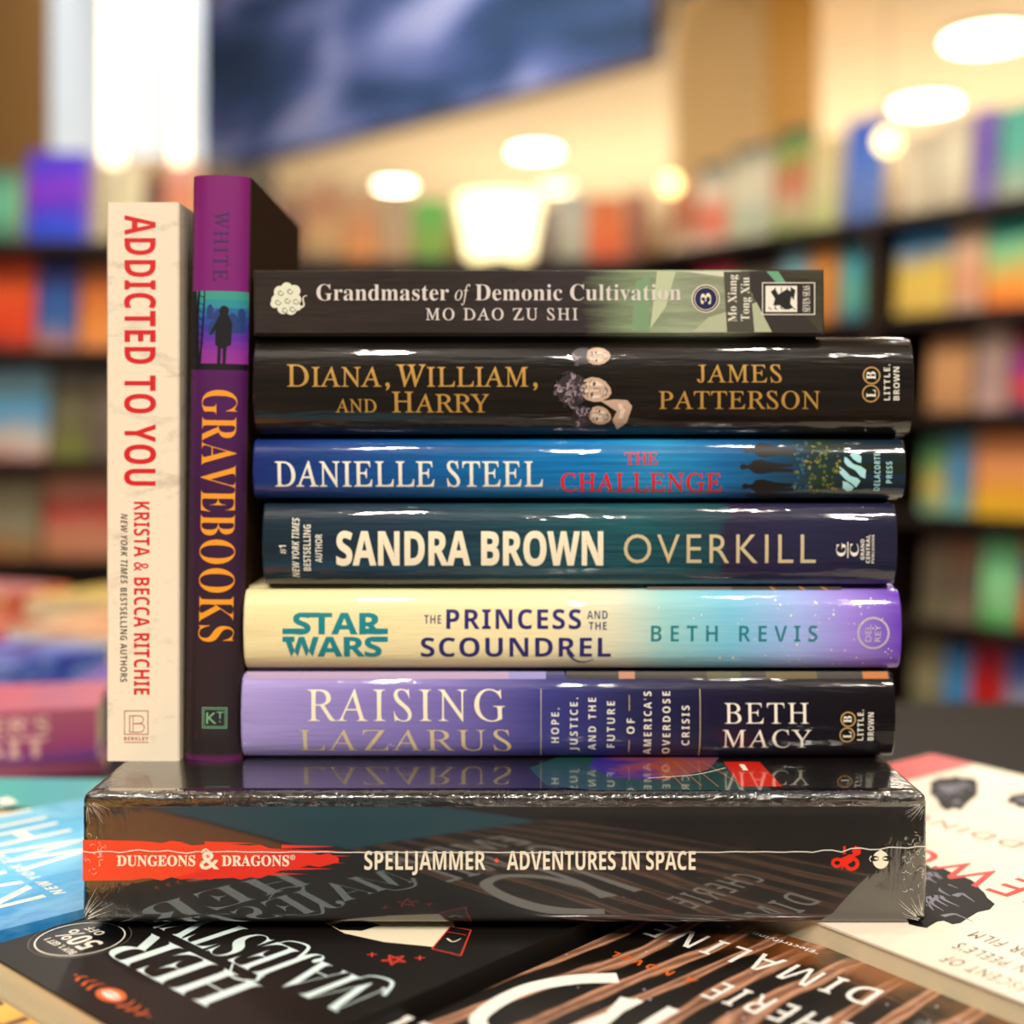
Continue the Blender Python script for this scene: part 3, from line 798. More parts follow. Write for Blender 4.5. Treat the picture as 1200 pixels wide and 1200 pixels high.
# ================================================================ BOXED SET
x0, x1 = (95-600)*DB/F, (1088-600)*DB/F
ZB = HC - (930-YH)*DB/F
cx = (x0 + x1)/2
bt = thing('boxed_book_set', 'large black shrink wrapped boxed set lying flat under all the other books', 'book', (cx, DB, 0))
M_bx = mat('slipcase_print', '#15110e', .35, 1.0, crough=.025, cior=1.95)
g = coords(M_bx, 'Object', (1, 1, 1))
c = ramp(M_bx, noise(M_bx, g, 22, 4, .6), [(.35, '#0b0908'), (.6, '#15110d'), (.75, '#261d12')])
base(M_bx, c)
def boxbump(m):
    g = coords(m, 'Object', (1, 1, 1))
    h = noise(m, g, 28, 2, .4)
    # fine wrinkles at the two short ends of the wrapping
    s = nd(m, 'ShaderNodeSeparateXYZ'); lk(m, coords(m), s.inputs[0])
    e = ramp(m, s.outputs[0], [(0, '#ffffff'), (.07, '#000000'), (.93, '#000000'), (1, '#ffffff')])
    w = noise(m, coords(m, 'Object', (160, 160, 60)), 1, 4, .6, 1.2)
    h2 = mathn(m, 'MULTIPLY', mathn(m, 'MULTIPLY', w, e), .7)
    tz = ramp(m, s.outputs[2], [(.90, '#000000'), (.965, '#ffffff'), (1, '#ffffff')])
    tf_ = ramp(m, s.outputs[1], [(0, '#ffffff'), (.018, '#ffffff'), (.03, '#000000')])
    w2 = noise(m, coords(m, 'Object', (110, 60, 220)), 1, 3, .6, .8)
    h3 = mathn(m, 'MULTIPLY', mathn(m, 'MULTIPLY', mathn(m, 'MULTIPLY', tz, tf_), w2), 2.2)
    tot = mathn(m, 'ADD', mathn(m, 'ADD', mathn(m, 'MULTIPLY', h, .06), h2), h3)
    bump(m, tot, .55, .0018)
boxbump(M_bx)
bm = bmesh.new(); box(bm, x0-cx, 0, 0, x1-cx, .225, ZB); bevel(bm, .0036, 5)
obj('slipcase', bm, bt, M_bx, smooth=50)
M_bxink = mat('slipcase_lettering', '#f0e4cc', .35, .8, crough=.03, cior=1.8)
I_bred = mat('slipcase_red', '#e42408', .35, .9, crough=.03, cior=1.9)
ff = lambda a, b, e: Vector(((a-600)*DB/F - cx, -e, HC - (b-YH)*DB/F))
k = Ink()
rnd = random.Random(3)
top_pts = []; bot_pts = []
N = 26
for i in range(N + 1):
    x = 97 + 300 * i / N
    t = i / N
    tt = 984 + 6*t + (rnd.uniform(-1, 4) if t > .2 else 0) + max(0, t-.66) * 34
    bb = 1032 - 3*t - (rnd.uniform(-1, 4) if t > .2 else 0) - max(0, t-.66) * 52
    top_pts.append((x, tt)); bot_pts.append((x, bb))
k.poly(top_pts + bot_pts[::-1], I_bred)
for yy, xa, xb in ((992, 330, 392), (997, 300, 405), (1003, 350, 412), (1011, 340, 405), (1018, 320, 392), (1024, 290, 360), (988, 240, 300), (1028, 230, 290)):
    k.poly([(xa, yy - 2.2), (xb, yy), (xa, yy + 2.2)], I_bred)
k.build('red_banner', bt, ff, label='brushed red banner')
k = Ink()
k.text('DUNGEONS', 'serifb', 137, 1002, 229, 1014.5, M_bxink, off=.012)
k.text('DRAGONS', 'serifb', 260, 1002, 339, 1014.5, M_bxink, off=.012)
k.ring(343, 1004.5, 3, .7, M_bxink)
k.text('R', 'sansb', 341.8, 1003, 344.2, 1006, M_bxink)
k.text('&', 'serifb', 234, 998, 257, 1018, M_bxink, off=.015)
k.stroke([(236, 999), (241, 995), (246, 999), (243, 1004)], 2.4, M_bxink, .5, smooth=5)
k.text('SPELLJAMMER', 'sansb', 427, 997, 569, 1019, M_bxink, off=.0)
k.disc(582, 1008, 3.2, I_bred, n=4)
k.text('ADVENTURES IN SPACE', 'sansb', 594, 997, 815, 1019, M_bxink, off=.0)
k.build('title_lettering', bt, ff, up=1)
k = Ink()
# coiled dragon mark
k.ring(981, 1011, 7, 3.6, I_bred, 6)
k.ring(998, 1012, 9, 4.4, I_bred, 8.5); k.poly([(985, 1006), (996, 1001), (1004, 1006), (992, 1014), (986, 1016)], I_bred)
k.poly([(988, 992), (991, 991), (991, 1001), (988, 1001)], I_bred); k.poly([(998, 997), (1002, 991), (1009, 994), (1008, 1001), (1001, 1004), (994, 1008), (992, 1004), (1000, 1000)], I_bred)
k.stroke([(986, 1018), (990, 1014), (988, 1008)], 1.6, I_bred, .8)
k.build('dragon_logo', bt, ff, label='red coiled dragon mark')
k = Ink()
k.disc(1032, 1007.5, 9.5, M_bxink, 10.5); k.poly([(1026, 1000), (1032, 995), (1038, 1000)], M_bxink)
for x_ in (1024.5, 1039.5): k.disc(x_, 1006, 5.5, I_black, 3.2); k.disc(x_ + (2.6 if x_ < 1030 else -2.6), 1006, 2.6, M_bxink, 1.1)
k.stroke([(1021, 1003), (1019, 1006.5), (1021, 1010)], 1.4, M_bxink, .5, smooth=4)
k.build('publisher_logo', bt, ff, label='small white publisher mark')
# seam of the wrapping
k = Ink()
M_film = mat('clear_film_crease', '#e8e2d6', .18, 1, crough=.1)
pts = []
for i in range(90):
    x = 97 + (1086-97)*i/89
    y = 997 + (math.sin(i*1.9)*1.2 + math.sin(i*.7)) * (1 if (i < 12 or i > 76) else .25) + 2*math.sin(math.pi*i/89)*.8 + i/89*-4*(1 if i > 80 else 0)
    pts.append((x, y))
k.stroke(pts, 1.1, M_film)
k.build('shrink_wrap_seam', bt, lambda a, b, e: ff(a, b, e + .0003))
# creases fanning from the corners of the wrapping
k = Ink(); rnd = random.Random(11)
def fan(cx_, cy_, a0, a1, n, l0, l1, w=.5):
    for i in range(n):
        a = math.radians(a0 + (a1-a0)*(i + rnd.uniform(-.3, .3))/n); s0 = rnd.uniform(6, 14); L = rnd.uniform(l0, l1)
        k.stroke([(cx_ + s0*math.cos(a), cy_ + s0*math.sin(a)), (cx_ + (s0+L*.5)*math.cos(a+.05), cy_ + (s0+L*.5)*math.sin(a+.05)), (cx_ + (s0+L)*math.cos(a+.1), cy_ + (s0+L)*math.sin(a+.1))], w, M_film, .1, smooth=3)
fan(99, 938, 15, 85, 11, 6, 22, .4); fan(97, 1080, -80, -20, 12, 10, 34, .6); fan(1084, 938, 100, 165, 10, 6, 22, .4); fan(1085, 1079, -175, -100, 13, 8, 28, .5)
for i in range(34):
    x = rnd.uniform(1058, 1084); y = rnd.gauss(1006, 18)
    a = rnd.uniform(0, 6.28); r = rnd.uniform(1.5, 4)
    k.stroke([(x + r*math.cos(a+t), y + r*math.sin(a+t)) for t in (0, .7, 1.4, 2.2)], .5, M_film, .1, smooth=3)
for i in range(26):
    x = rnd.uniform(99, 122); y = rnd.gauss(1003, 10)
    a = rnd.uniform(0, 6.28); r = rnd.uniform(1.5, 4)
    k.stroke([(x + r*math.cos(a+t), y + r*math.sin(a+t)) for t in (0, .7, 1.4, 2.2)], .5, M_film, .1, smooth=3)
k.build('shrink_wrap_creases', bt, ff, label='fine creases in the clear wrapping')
# printed lid, between the wrapped edge and the stacked books
def fl(px, py):
    g_ = Gd(px, py, ZB); return (g_.x*1000, g_.y*1000)
ft = lambda a, b, e: Vector((a/1000 - cx, b/1000 - DB, ZB + e))
k = Ink()
I_gal = mat('slipcase_teal', '#1f4a44', .35, 1, crough=.03, cior=1.8)
I_vio = rampmat('slipcase_galaxy', 0, [(0, '#1c3a70'), (.35, '#3c2c90'), (.6, '#b0501c'), (1, '#2c4a9c')], .35, 1, .6, 6, cior=1.8)
k.poly([fl(x, y) for x, y in ((640, 921), (700, 926), (905, 926), (860, 896), (770, 885), (660, 885), (620, 900))], I_gal)
k.poly([fl(x, y) for x, y in ((690, 900), (720, 912), (780, 914), (830, 902), (850, 880), (700, 880))], I_vio)
I_br = mat('slipcase_bronze', '#9a6a48', .3, .6)
for a, b in (((790, 893), (822, 921)), ((806, 893), (842, 922)), ((822, 892), (872, 922)), ((780, 900), (800, 921))):
    k.stroke([fl(*a), fl(*b)], .6, I_br)
k.stroke([fl(760, 912), fl(815, 908), fl(850, 900)], .5, I_white, smooth=4)
k.poly([fl(x, y) for x, y in ((848, 893), (890, 893), (917, 922), (868, 922))], I_bred)
k.poly([fl(x, y) for x, y in ((866, 896), (872, 896), (877, 903), (871, 903))], I_white)
k.build('lid_print', bt, ft, label='teal galaxy print with a red label')

# ================================================================ SPINES
def wx(px, d=DS): return (px-600)*d/F
def wz(py, d=DS): return HC - (py-YH)*d/F
def spine_root(px0, px1, py1, label, d, group='books stacked flat on the boxed set'):
    return thing('book', label, 'book', ((wx(px0, d)+wx(px1, d))/2, d, wz(py1, DS)), 0, group)
class Hard:
    """hardback lying flat, rounded spine towards the camera"""
    def __init__(s, px0, px1, py0, py1, cover, label, depth=.155, sag=.0045, d=DS, ends=.0):
        s.d = d; s.t = spine_root(px0, px1, py1, label, d)
        X0, X1 = wx(px0, d) - s.t.location.x, wx(px1, d) - s.t.location.x
        H = wz(py0) - wz(py1); s.H = H; s.sag = sag; s.zr = s.t.location.z
        th = .0022
        half = H/2 - .0011
        s.half = half
        prof = []
        jt = sag + .0052
        prof += [(depth, H), (jt + .002, H), (jt + .0003, H - .0004), (jt - .0012, H - .0014), (jt - .0030, H - .0010)]
        n = 30
        for i in range(n + 1):
            t = 1 - 2*i/n
            t = math.copysign(abs(t)**.8, t)
            prof.append((s.sy(t), H/2 + half*t))
        prof += [(jt - .0030, .0010), (jt - .0012, .0014), (jt + .0003, .0004), (jt + .002, 0), (depth, 0)]
        inner = []
        for (y, z) in prof:
            zi = min(max(z, th), H - th)
            yi = max(y, s.sy(max(-1, min(1, (z-H/2)/half))) + .0014) if y <= jt else y
            inner.append((yi, zi))
        bm = bmesh.new()
        xs = [X0, X0 + .0006] + [X0 + .0006 + (X1-X0-.0012)*i/12 for i in range(1, 12)] + [X1 - .0006, X1]
        ro = []; ri = []
        for j, x in enumerate(xs):
            sh = .0005 if j in (0, len(xs)-1) else 0
            ro.append([bm.verts.new((x, y + (sh if y < jt else 0), z + (-sh*.4 if z > H/2 else sh*.4))) for y, z in prof])
            ri.append([bm.verts.new((x, y, z)) for y, z in inner])
        m = len(prof)
        for j in range(len(xs)-1):
            for i in range(m-1):
                bm.faces.new((ro[j][i], ro[j][i+1], ro[j+1][i+1], ro[j+1][i]))
                bm.faces.new((ri[j][i], ri[j+1][i], ri[j+1][i+1], ri[j][i+1]))
            bm.faces.new((ro[j][0], ro[j+1][0], ri[j+1][0], ri[j][0])); bm.faces.new((ro[j][-1], ri[j][-1], ri[j+1][-1], ro[j+1][-1]))
        for j in (0, len(xs)-1):
            for i in range(m-1):
                q = (ro[j][i], ri[j][i], ri[j][i+1], ro[j][i+1])
                try: bm.faces.new(q if j == 0 else q[::-1])
                except ValueError: pass
        bmesh.ops.recalc_face_normals(bm, faces=bm.faces)
        s.cover = obj('dust_jacket', bm, s.t, cover, smooth=40)
        boxobj('page_block', X0 + .003, sag + .0022, th + .0002, X1 - .003, depth - .004, H - th - .0002, M_page, s.t)
        s.cuts = [py0 + (py1-py0)*i/22 for i in range(1, 22)]
    def sy(s, t): return s.sag*(.35*t*t + .65*abs(t)**5)
    def fn(s, a, b, e):
        z = wz(b) - s.zr
        t = max(-1, min(1, (z - s.H/2)/s.half))
        e2 = 1e-4
        dy = (s.sy(min(1, t+e2)) - s.sy(max(-1, t-e2)))/(2*e2*s.half)
        nrm = Vector((0, -1, dy)); nrm.normalize()
        return Vector((wx(a, s.d) - s.t.location.x, s.sy(t), z)) + nrm * (e * 1.0 + 1e-5)
    def put(s, k, name, label=None): return k.build(name, s.t, s.fn, s.cuts, label=label)

def streak(name, stops, **kw):
    m = rampmat(name, 0, stops, .3, 1.0, bmp=.45, **kw)
    m.node_tree.nodes['Principled BSDF'].inputs['Specular IOR Level'].default_value = .12
    return m

# --- purple-navy hardback, lowest of the stack
laz = Hard(282, 1050, 788.5, 892, streak('jacket_lavender', [(0, '#a898d4'), (.12, '#9484c4'), (.3, '#7a6cb0'), (.46, '#3c3c80'), (.6, '#26264e'), (.72, '#1c1a34'), (.85, '#17131c'), (1, '#120d10')], wob=.03), 'lavender to black hardback with thin white capitals, lowest of the stack')
MATS['jacket_lavender'].node_tree.nodes['Principled BSDF'].inputs['Coat Weight'].default_value = .35
k = Ink()
k.rect(286, 789.5, 600, 797.5, mat('jacket_peach', '#a890b4', .4)); k.rect(596, 789.5, 640, 797.5, mat('jacket_lilac', '#8c84c0', .4))
k.rect(664, 789.5, 1046, 797, mat('jacket_umber', '#2c1e10', .4))
for xa, xb, cc_ in ((726, 745, '#b07858'), (830, 870, '#4c4a24'), (900, 960, '#5c4a18'), (1014, 1044, '#b4681c'), (640, 662, '#302868')):
    k.rect(xa, 789.5, xb, 797.2, mat('jacket_' + cc_[1:], cc_, .4))
laz.put(k, 'jacket_edge_strip', 'strip of the front picture folding over the spine')
k = Ink()
k.text('RAISING', 'serif', 360, 808, 592, 845, I_cream, off=-.003, track=.08)
k.text('LAZARUS', 'serif', 350, 855, 599, 881, I_pale, off=-.003, track=.08)
laz.put(k, 'title_lettering')
k = Ink()
for s_, xa, xb, ya, yb_ in (('HOPE,', 646, 655, 830, 871), ('JUSTICE,', 668, 677, 818, 881), ('AND THE', 689.5, 698.5, 818, 880), ('FUTURE', 711.5, 720.5, 822, 877), ('OF', 734.5, 743.5, 842, 860), ("AMERICA'S", 754.5, 763.5, 811, 886), ('OVERDOSE', 776.5, 785.5, 811, 885), ('CRISIS', 799, 808, 827, 874)):
    k.text(s_, 'sansb', xa, ya, xb, yb_, I_white, rot=90, off=-.008, track=.2)
for x, ya, yb_ in ((634, 808, 888), (820.5, 808, 888), (737.5, 815, 833), (737.5, 868, 883)): k.rect(x - .4, ya, x + .4, yb_, I_pale)
laz.put(k, 'subtitle_lettering')
k = Ink(); k.text('BETH', 'serif', 849, 824, 948, 848, I_white, off=-.002, track=.06); k.text('MACY', 'serif', 847, 855, 951, 877, I_white, off=-.002, track=.06)
laz.put(k, 'author_lettering')
I_tan = mat('ink_tan', '#c09858', .45)
def lb(b, x, y, r, x2, x3, y0, y1):
    k = Ink(); k.ring(x + 1, y, r, 1.5, I_tan); k.ring(x, y + r*2.05, r, 1.5, I_tan)
    for c, yy in (('B', y), ('L', y + r*2.05)): k.text(c, 'serifb', x - r*.5, yy - r*.45, x + r*.55, yy + r*.45, I_white, rot=90)
    k.text('LITTLE,', 'sansb', x2, y0, x2 + 7, y1, I_white, rot=90, off=-.006, track=.1); k.text('BROWN', 'sansb', x3, y0 + 3, x3 + 7, y1, I_white, rot=90, off=-.006, track=.06)
    b.put(k, 'publisher_logo', 'two ringed letters and publisher name')
lb(laz, 993, 843, 9, 1005, 1017, 832, 868)

# --- cream to violet hardback
sw = Hard(285, 1057, 689, 788.5, streak('jacket_cream_violet', [(0, '#f0e0ac'), (.45, '#f4e4b4'), (.56, '#e0dcc0'), (.64, '#9cd0d0'), (.74, '#7cc4e0'), (.84, '#a0b4ec'), (.92, '#9c84dc'), (1, '#6c40b8')], wob=.04, wscale=3), 'cream, blue and violet hardback with teal lettering, second from the bottom', sag=.0052)
MATS['jacket_cream_violet'].node_tree.nodes['Principled BSDF'].inputs['Coat Weight'].default_value = .4
I_teal = mat('ink_teal', '#12848e', .4); I_navy = mat('ink_navy', '#26206c', .4); I_dteal = mat('ink_dark_teal', '#1c7c88', .4)
k = Ink()
k.text('STAR', 'sansb', 343, 718, 447, 743, I_teal, off=.012, track=-.02); k.rect(331, 736.5, 356, 743, I_teal); k.rect(428, 736.5, 454.5, 743, I_teal)
k.rect(350, 718, 374, 723.5, I_teal)
k.text('WARS', 'sansb', 333, 746, 447, 769.5, I_teal, off=.012, track=-.02); k.rect(331, 746, 345, 752, I_teal); k.rect(436, 746, 454.5, 752, I_teal)
sw.put(k, 'series_logo', 'teal block logo')
k = Ink()
k.text('THE', 'sansb', 497, 721, 517, 731, I_navy, off=-.01, track=.05); k.text('PRINCESS', 'sansb', 523, 714, 681, 737, I_navy, track=.06)
k.text('AND', 'sansb', 688, 716, 712, 725.5, I_navy, off=-.01, track=.05); k.text('THE', 'sansb', 690, 729, 711, 738, I_navy, off=-.01, track=.05)
k.text('SCOUNDREL', 'sansb', 493, 747, 716, 770, I_navy, off=-.004, track=.04)
k.stroke([(665, 764), (672, 773), (684, 777), (696, 773)], 3, I_navy, .6, smooth=6)
sw.put(k, 'title_lettering')
k = Ink(); k.text('BETH REVIS', 'sansb', 763, 733, 958, 752, I_dteal, off=-.012, track=.28); sw.put(k, 'author_lettering')
k = Ink(); I_grey = mat('ink_warm_grey', '#c0b4b8', .4)
k.ring(1023.5, 742, 19, 2.4, I_grey); k.text('DEL', 'sans', 1014, 732, 1021, 752, I_grey, rot=90, off=.006); k.text('REY', 'sans', 1025, 732, 1032, 752, I_grey, rot=90, off=.006)
sw.put(k, 'publisher_logo', 'ringed grey publisher mark')
k = Ink(); rnd = random.Random(5)
for i in range(70):
    x = 1050 - abs(rnd.gauss(0, 110)); y = rnd.uniform(694, 783)
    if x < 760: continue
    k.disc(x, y, rnd.choice((.5, .7, .9, 1.4)), I_white, n=8)
sw.put(k, 'star_specks', 'scattered white star dots')
k = Ink()
k.rect(760, 689.7, 870, 693, mat('jacket_dusk', '#6c5c58', .4)); k.rect(860, 689.7, 990, 693.2, mat('jacket_umber', '#2c1e10', .4))  # reflection of the book above, painted in along the top edge
for x in (905, 940, 966): k.stroke([(x, 689.8), (x + 8, 693)], 1.4, I_orange)
sw.put(k, 'jacket_edge_strip')

# --- dark teal hardback
ok = Hard(307, 1052, 587.5, 689, streak('jacket_dark_teal', [(0, '#1c2c38'), (.2, '#22384a'), (.45, '#20505a'), (.6, '#1f5a62'), (.72, '#1f4650'), (.735, '#2c2440'), (.85, '#2a2648'), (1, '#22203a')], wob=.06, wscale=5, tint='#142030', tamt=.6, tscale=(3, 1, 14)), 'dark teal hardback with bold white capitals, third from the bottom')
k = Ink()
for s_, st_, xa, xb, ya, yb_ in (('#1', 'sansb', 327, 335, 639, 649), ('NEW YORK TIMES', 'sansbi', 342, 350.5, 607, 677), ('BESTSELLING', 'sansb', 355.5, 364, 615, 669), ('AUTHOR', 'sansb', 369.5, 377.5, 626, 659)):
    k.text(s_, st_, xa, ya, xb, yb_, I_white, rot=90, off=-.006)
ok.put(k, 'tagline_lettering')
k = Ink(); k.text('SANDRA BROWN', 'sansb', 394, 622, 707, 662, I_cream, off=.016); ok.put(k, 'author_lettering')
k = Ink(); k.text('OVERKILL', 'sans', 731, 626, 956, 660, I_pale, off=-.004, track=.10); ok.put(k, 'title_lettering')
k = Ink()
k.text('G', 'serifb', 980, 636, 991, 652, I_white, rot=90); k.rect(993, 635, 994.2, 654, I_white); k.text('C', 'serifb', 996, 637, 1006, 652, I_white, rot=90)
k.text('GRAND', 'sansb', 1008.5, 632, 1013, 656, I_white, rot=90, track=.04); k.text('CENTRAL', 'sansb', 1015, 627, 1019.5, 660, I_white, rot=90, track=.04); k.text('PUBLISHING', 'sansb', 1021.5, 627, 1024.5, 660, I_white, rot=90, track=.1)
ok.put(k, 'publisher_logo', 'small white publisher mark and name')

# --- blue hardback
ds = Hard(296, 1062, 512, 587.5, streak('jacket_blue', [(0, '#1c2c74'), (.15, '#18468c'), (.35, '#0c6cac'), (.52, '#107cc0'), (.62, '#2c98d0'), (.72, '#1a6ca8'), (.80, '#1c4a6c'), (.86, '#26381c'), (.93, '#1c2812'), (1, '#1a2410')], wob=.05, wscale=6, tint='#0c2c60', tamt=.45, tscale=(3, 1, 10)), 'bright blue hardback with white and red capitals, fourth from the bottom', sag=.004)
k = Ink(); k.text('DANIELLE STEEL', 'serif', 322, 540, 636, 570, I_white, off=.007, track=.03); ds.put(k, 'author_lettering')
I_red2 = mat('ink_spine_red', '#dc1c14', .35)
k = Ink(); k.text('THE', 'serif', 732, 530, 771, 544, I_red2, off=.012); k.text('CHALLENGE', 'serif', 657, 554, 846, 576, I_red2, off=.01, track=.03); ds.put(k, 'title_lettering')
k = Ink()
for y, x, q in ((527.5, 876, 1), (547, 871, 1), (570, 874, 1), (580.5, 879, .5)):
    k.disc(x, y, 4, I_black, 3.4*q)
    k.poly([(x+3, y-1.6), (x+8, y-3*q), (x+12, y-7.5*q), (x+20, y-8.5*q), (x+30, y-6*q), (x+36, y-4.5*q), (x+58, y-3*q), (x+58, y), (x+38, y+.5), (x+58, y+3*q), (x+58, y+6*q), (x+36, y+6*q), (x+30, y+7*q), (x+20, y+8.5*q), (x+12, y+7*q), (x+8, y+3*q), (x+3, y+1.6)], I_black)
rnd = random.Random(9)
IG = [mat('leaf_ochre', '#7c7430', .5), mat('leaf_green', '#4c5c24', .5), mat('leaf_slate', '#24506c', .5)]
for i in range(90):
    x = rnd.uniform(930, 985); y = rnd.uniform(518, 578); s_ = rnd.uniform(1.2, 3.4)
    m = IG[2] if x < 950 and rnd.random() < .6 else IG[rnd.randrange(2)]
    k.poly([(x + s_*math.cos(a)*rnd.uniform(.5, 1.2), y + s_*math.sin(a)*rnd.uniform(.5, 1.2)) for a in (0, 1.2, 2.5, 3.8, 5)], m)
ds.put(k, 'cover_figure', 'four black walking silhouettes and foliage')
k = Ink(); I_aq = mat('ink_aqua', '#a8dce0', .4)
for q_ in (((778, 188), (800, 170), (835, 178), (855, 205), (852, 243), (830, 238), (800, 218)), ((742, 200), (765, 215), (800, 250), (850, 265), (885, 290), (880, 348), (850, 335), (810, 290), (760, 265), (738, 235)), ((708, 265), (740, 290), (780, 330), (830, 345), (848, 365), (822, 408), (790, 380), (750, 355), (706, 310)), ((730, 364), (760, 372), (806, 405), (795, 428), (765, 434), (732, 412))):
    k.poly([(860 + a_/5.714, 500 + b_/5.714) for a_, b_ in q_], I_aq)
k.text('DELACORTE', 'sansb', 1024.5, 531, 1031.5, 575, I_aq, rot=90, off=-.006, track=.08); k.text('PRESS', 'sansb', 1038.5, 541, 1045.5, 566, I_aq, rot=90, off=-.006, track=.08)
ds.put(k, 'publisher_logo', 'pale aqua wave mark and publisher name')

# --- black hardback with gold letters
di = Hard(296, 1072, 392.5, 512, streak('jacket_black', [(0, '#17120e'), (.5, '#120e0b'), (1, '#15100d')], wob=.1, tint='#2a2018', tamt=.5, tscale=(3, 1, 9)), 'black hardback with gold capitals and small portraits, second from the top', sag=.006)
k = Ink(); k.text('Diana, William,', 'serif', 336, 427, 630, 453, I_gold, off=.004, caps=.88, track=.01)
k.text('AND', 'serif', 393, 467.5, 441, 483, I_gold, off=.004, track=.02); k.text('Harry', 'serif', 459, 459, 573, 483, I_gold, off=.004, caps=.88, track=.02); di.put(k, 'title_lettering')
k = Ink(); k.text('JAMES', 'serif', 817, 427, 916, 448, I_gold, off=.002, track=.03); k.text('PATTERSON', 'serif', 772, 458, 961, 479, I_gold, off=.002, track=.02); di.put(k, 'author_lettering')
k = Ink()
S1, S2, S3, S4 = mat('portrait_skin', '#c8a890', .4), mat('portrait_hair', '#5c4c54', .4), mat('portrait_light', '#e8d0bc', .4), mat('portrait_shadow', '#4a3a34', .4)
rnd = random.Random(2)
def head(x, y, rx, ry, rot):
    rot = math.radians(rot); c, q = math.cos(rot), math.sin(rot)
    T = lambda a, b: (x + a*rx*c - b*ry*q, y + a*rx*q + b*ry*c)
    k.poly([T(a, b) for a, b in ((-.9, -.5), (-.95, 0), (-.8, .45), (-.4, .85), (0, 1), (.4, .85), (.8, .45), (.95, 0), (.9, -.5), (.6, -.9), (0, -1), (-.6, -.9))], S1)
    k.poly([T(a, b) for a, b in ((-.7, -.1), (-.5, .35), (0, .2), (.5, .35), (.7, -.1), (.3, -.8), (-.3, -.8))], S3)
    for e in (-.42, .42):
        k.poly([T(e-.25, -.22), T(e, -.34), T(e+.25, -.22), T(e, -.12)], S4); k.stroke([T(e-.3, -.46), T(e, -.54), T(e+.3, -.44)], .8, S4)
    k.stroke([T(.06, -.2), T(.16, .2), T(-.12, .24)], .8, S4)
    k.poly([T(-.46, .44), T(-.2, .52), T(.2, .52), T(.46, .44), T(.22, .72), T(-.22, .72)], S4); k.poly([T(-.36, .5), T(0, .56), T(.36, .5), T(.18, .63), T(-.18, .63)], I_white)
def hair(x, y, rx, ry, n, r):
    hs = [S2, mat('portrait_hair_light', '#a8949c', .4), mat('portrait_hair_dark', '#2c2228', .4)]
    for i in range(n):
        a = rnd.uniform(0, 6.28); q = math.sqrt(rnd.random())
        px, py = x + rx*q*math.cos(a), y + ry*q*math.sin(a); t = rnd.uniform(0, 6.28)
        k.stroke([(px + r*math.cos(t+u), py + r*math.sin(t+u)) for u in (0, .8, 1.6, 2.4)], 1.8, hs[i % 3], .5, smooth=3)
k.disc(684, 417, 14, mat('portrait_hair_dark', '#2c2228', .4), 10); hair(682, 418, 14, 9, 26, 3)
head(702, 417, 11, 14, -92)
k.disc(671, 457, 19, MATS['portrait_hair_dark'], 19); k.disc(684, 488, 13, MATS['portrait_hair_dark'], 12)
k.poly([(704, 470), (720, 468), (735, 469), (741, 476), (735, 495), (724, 503), (718, 492), (723, 482)], S1)
k.poly([(724, 473), (735, 474), (730, 490), (723, 497), (727, 483)], S3)
head(699, 457, 15, 18, -78)
hair(669, 457, 17, 19, 90, 3.6)
head(704, 487, 11, 13, -74)
hair(682, 488, 11, 11, 40, 3)
di.put(k, 'portrait_print', 'three smiling faces in grey tones')
lb(di, 1020.5, 440, 10.3, 1036, 1047, 427, 469)

# --- top paperback
def flat_spine(px0, px1, py0, py1, cover, label, depth=.145, d=DS):
    t = spine_root(px0, px1, py1, label, d)
    X0, X1 = wx(px0, d) - t.location.x, wx(px1, d) - t.location.x; H = wz(py0) - wz(py1); c = .0007
    bm = bmesh.new(); box(bm, X0, 0, 0, X1, depth, H); 
    es = [e for e in bm.edges if all(abs(v.co.y) < 1e-6 for v in e.verts)]
    bmesh.ops.bevel(bm, geom=es, offset=.0008, segments=3, affect='EDGES')
    # leave the cover as a wrap: front, top and bottom only
    bmesh.ops.delete(bm, geom=[f for f in bm.faces if abs(f.calc_center_median().y - depth) < 1e-5], context='FACES')
    bmesh.ops.delete(bm, geom=[f for f in bm.faces if abs(f.normal.x) > .99], context='FACES')
    o = obj('cover', bm, t, cover, smooth=40)
    so = o.modifiers.new('solid', 'SOLIDIFY'); so.thickness = .0005; so.offset = -1
    boxobj('page_block', X0 + .0003, .001, c, X1 - .0003, depth - .0005, H - c, M_page, t)
    return t, (lambda a, b, e: Vector((wx(a, d) - t.location.x, -e, wz(b) - t.location.z)))
M_gm = streak('cover_smoke', [(0, '#3a322e'), (.3, '#352e2b'), (.58, '#40383a'), (.66, '#8a9a78'), (.74, '#a8b494'), (.84, '#a0a68c'), (.89, '#484438'), (1, '#4a463a')], wob=.10, wscale=7, tint='#241e1c', tamt=.35, tscale=(4, 1, 3))
MATS['cover_smoke'].node_tree.nodes['Principled BSDF'].inputs['Coat Weight'].default_value = .35
gt, gf = flat_spine(297, 966, 316, 392.5, M_gm, 'grey green paperback with cloud emblem, topmost of the stack', d=DS + .0)
I_silver = mat('ink_silver', '#dcd2cc', .4)
k = Ink()
for a, b, c_, dd, cc_ in (((800, 318), (880, 318), (880, 332), (860, 326), '#d8d8c0'), ((890, 318), (912, 318), (930, 345), (916, 345), '#6ca882'), ((770, 318), (792, 318), (780, 360), (762, 385), '#c0c8a4'), ((745, 330), (762, 322), (760, 388), (740, 388), '#7c9c74'), ((830, 372), (900, 350), (905, 389), (812, 389), '#b4b898')):
    k.poly([a, b, c_, dd], mat('smoke_' + cc_[1:], cc_, .4))
k.poly([(868, 318), (898, 318), (962, 390), (905, 390)], mat('smoke_dark', '#332c28', .4))
k.build('cover_print', gt, gf, label='pale green smoke streaks')
k = Ink()
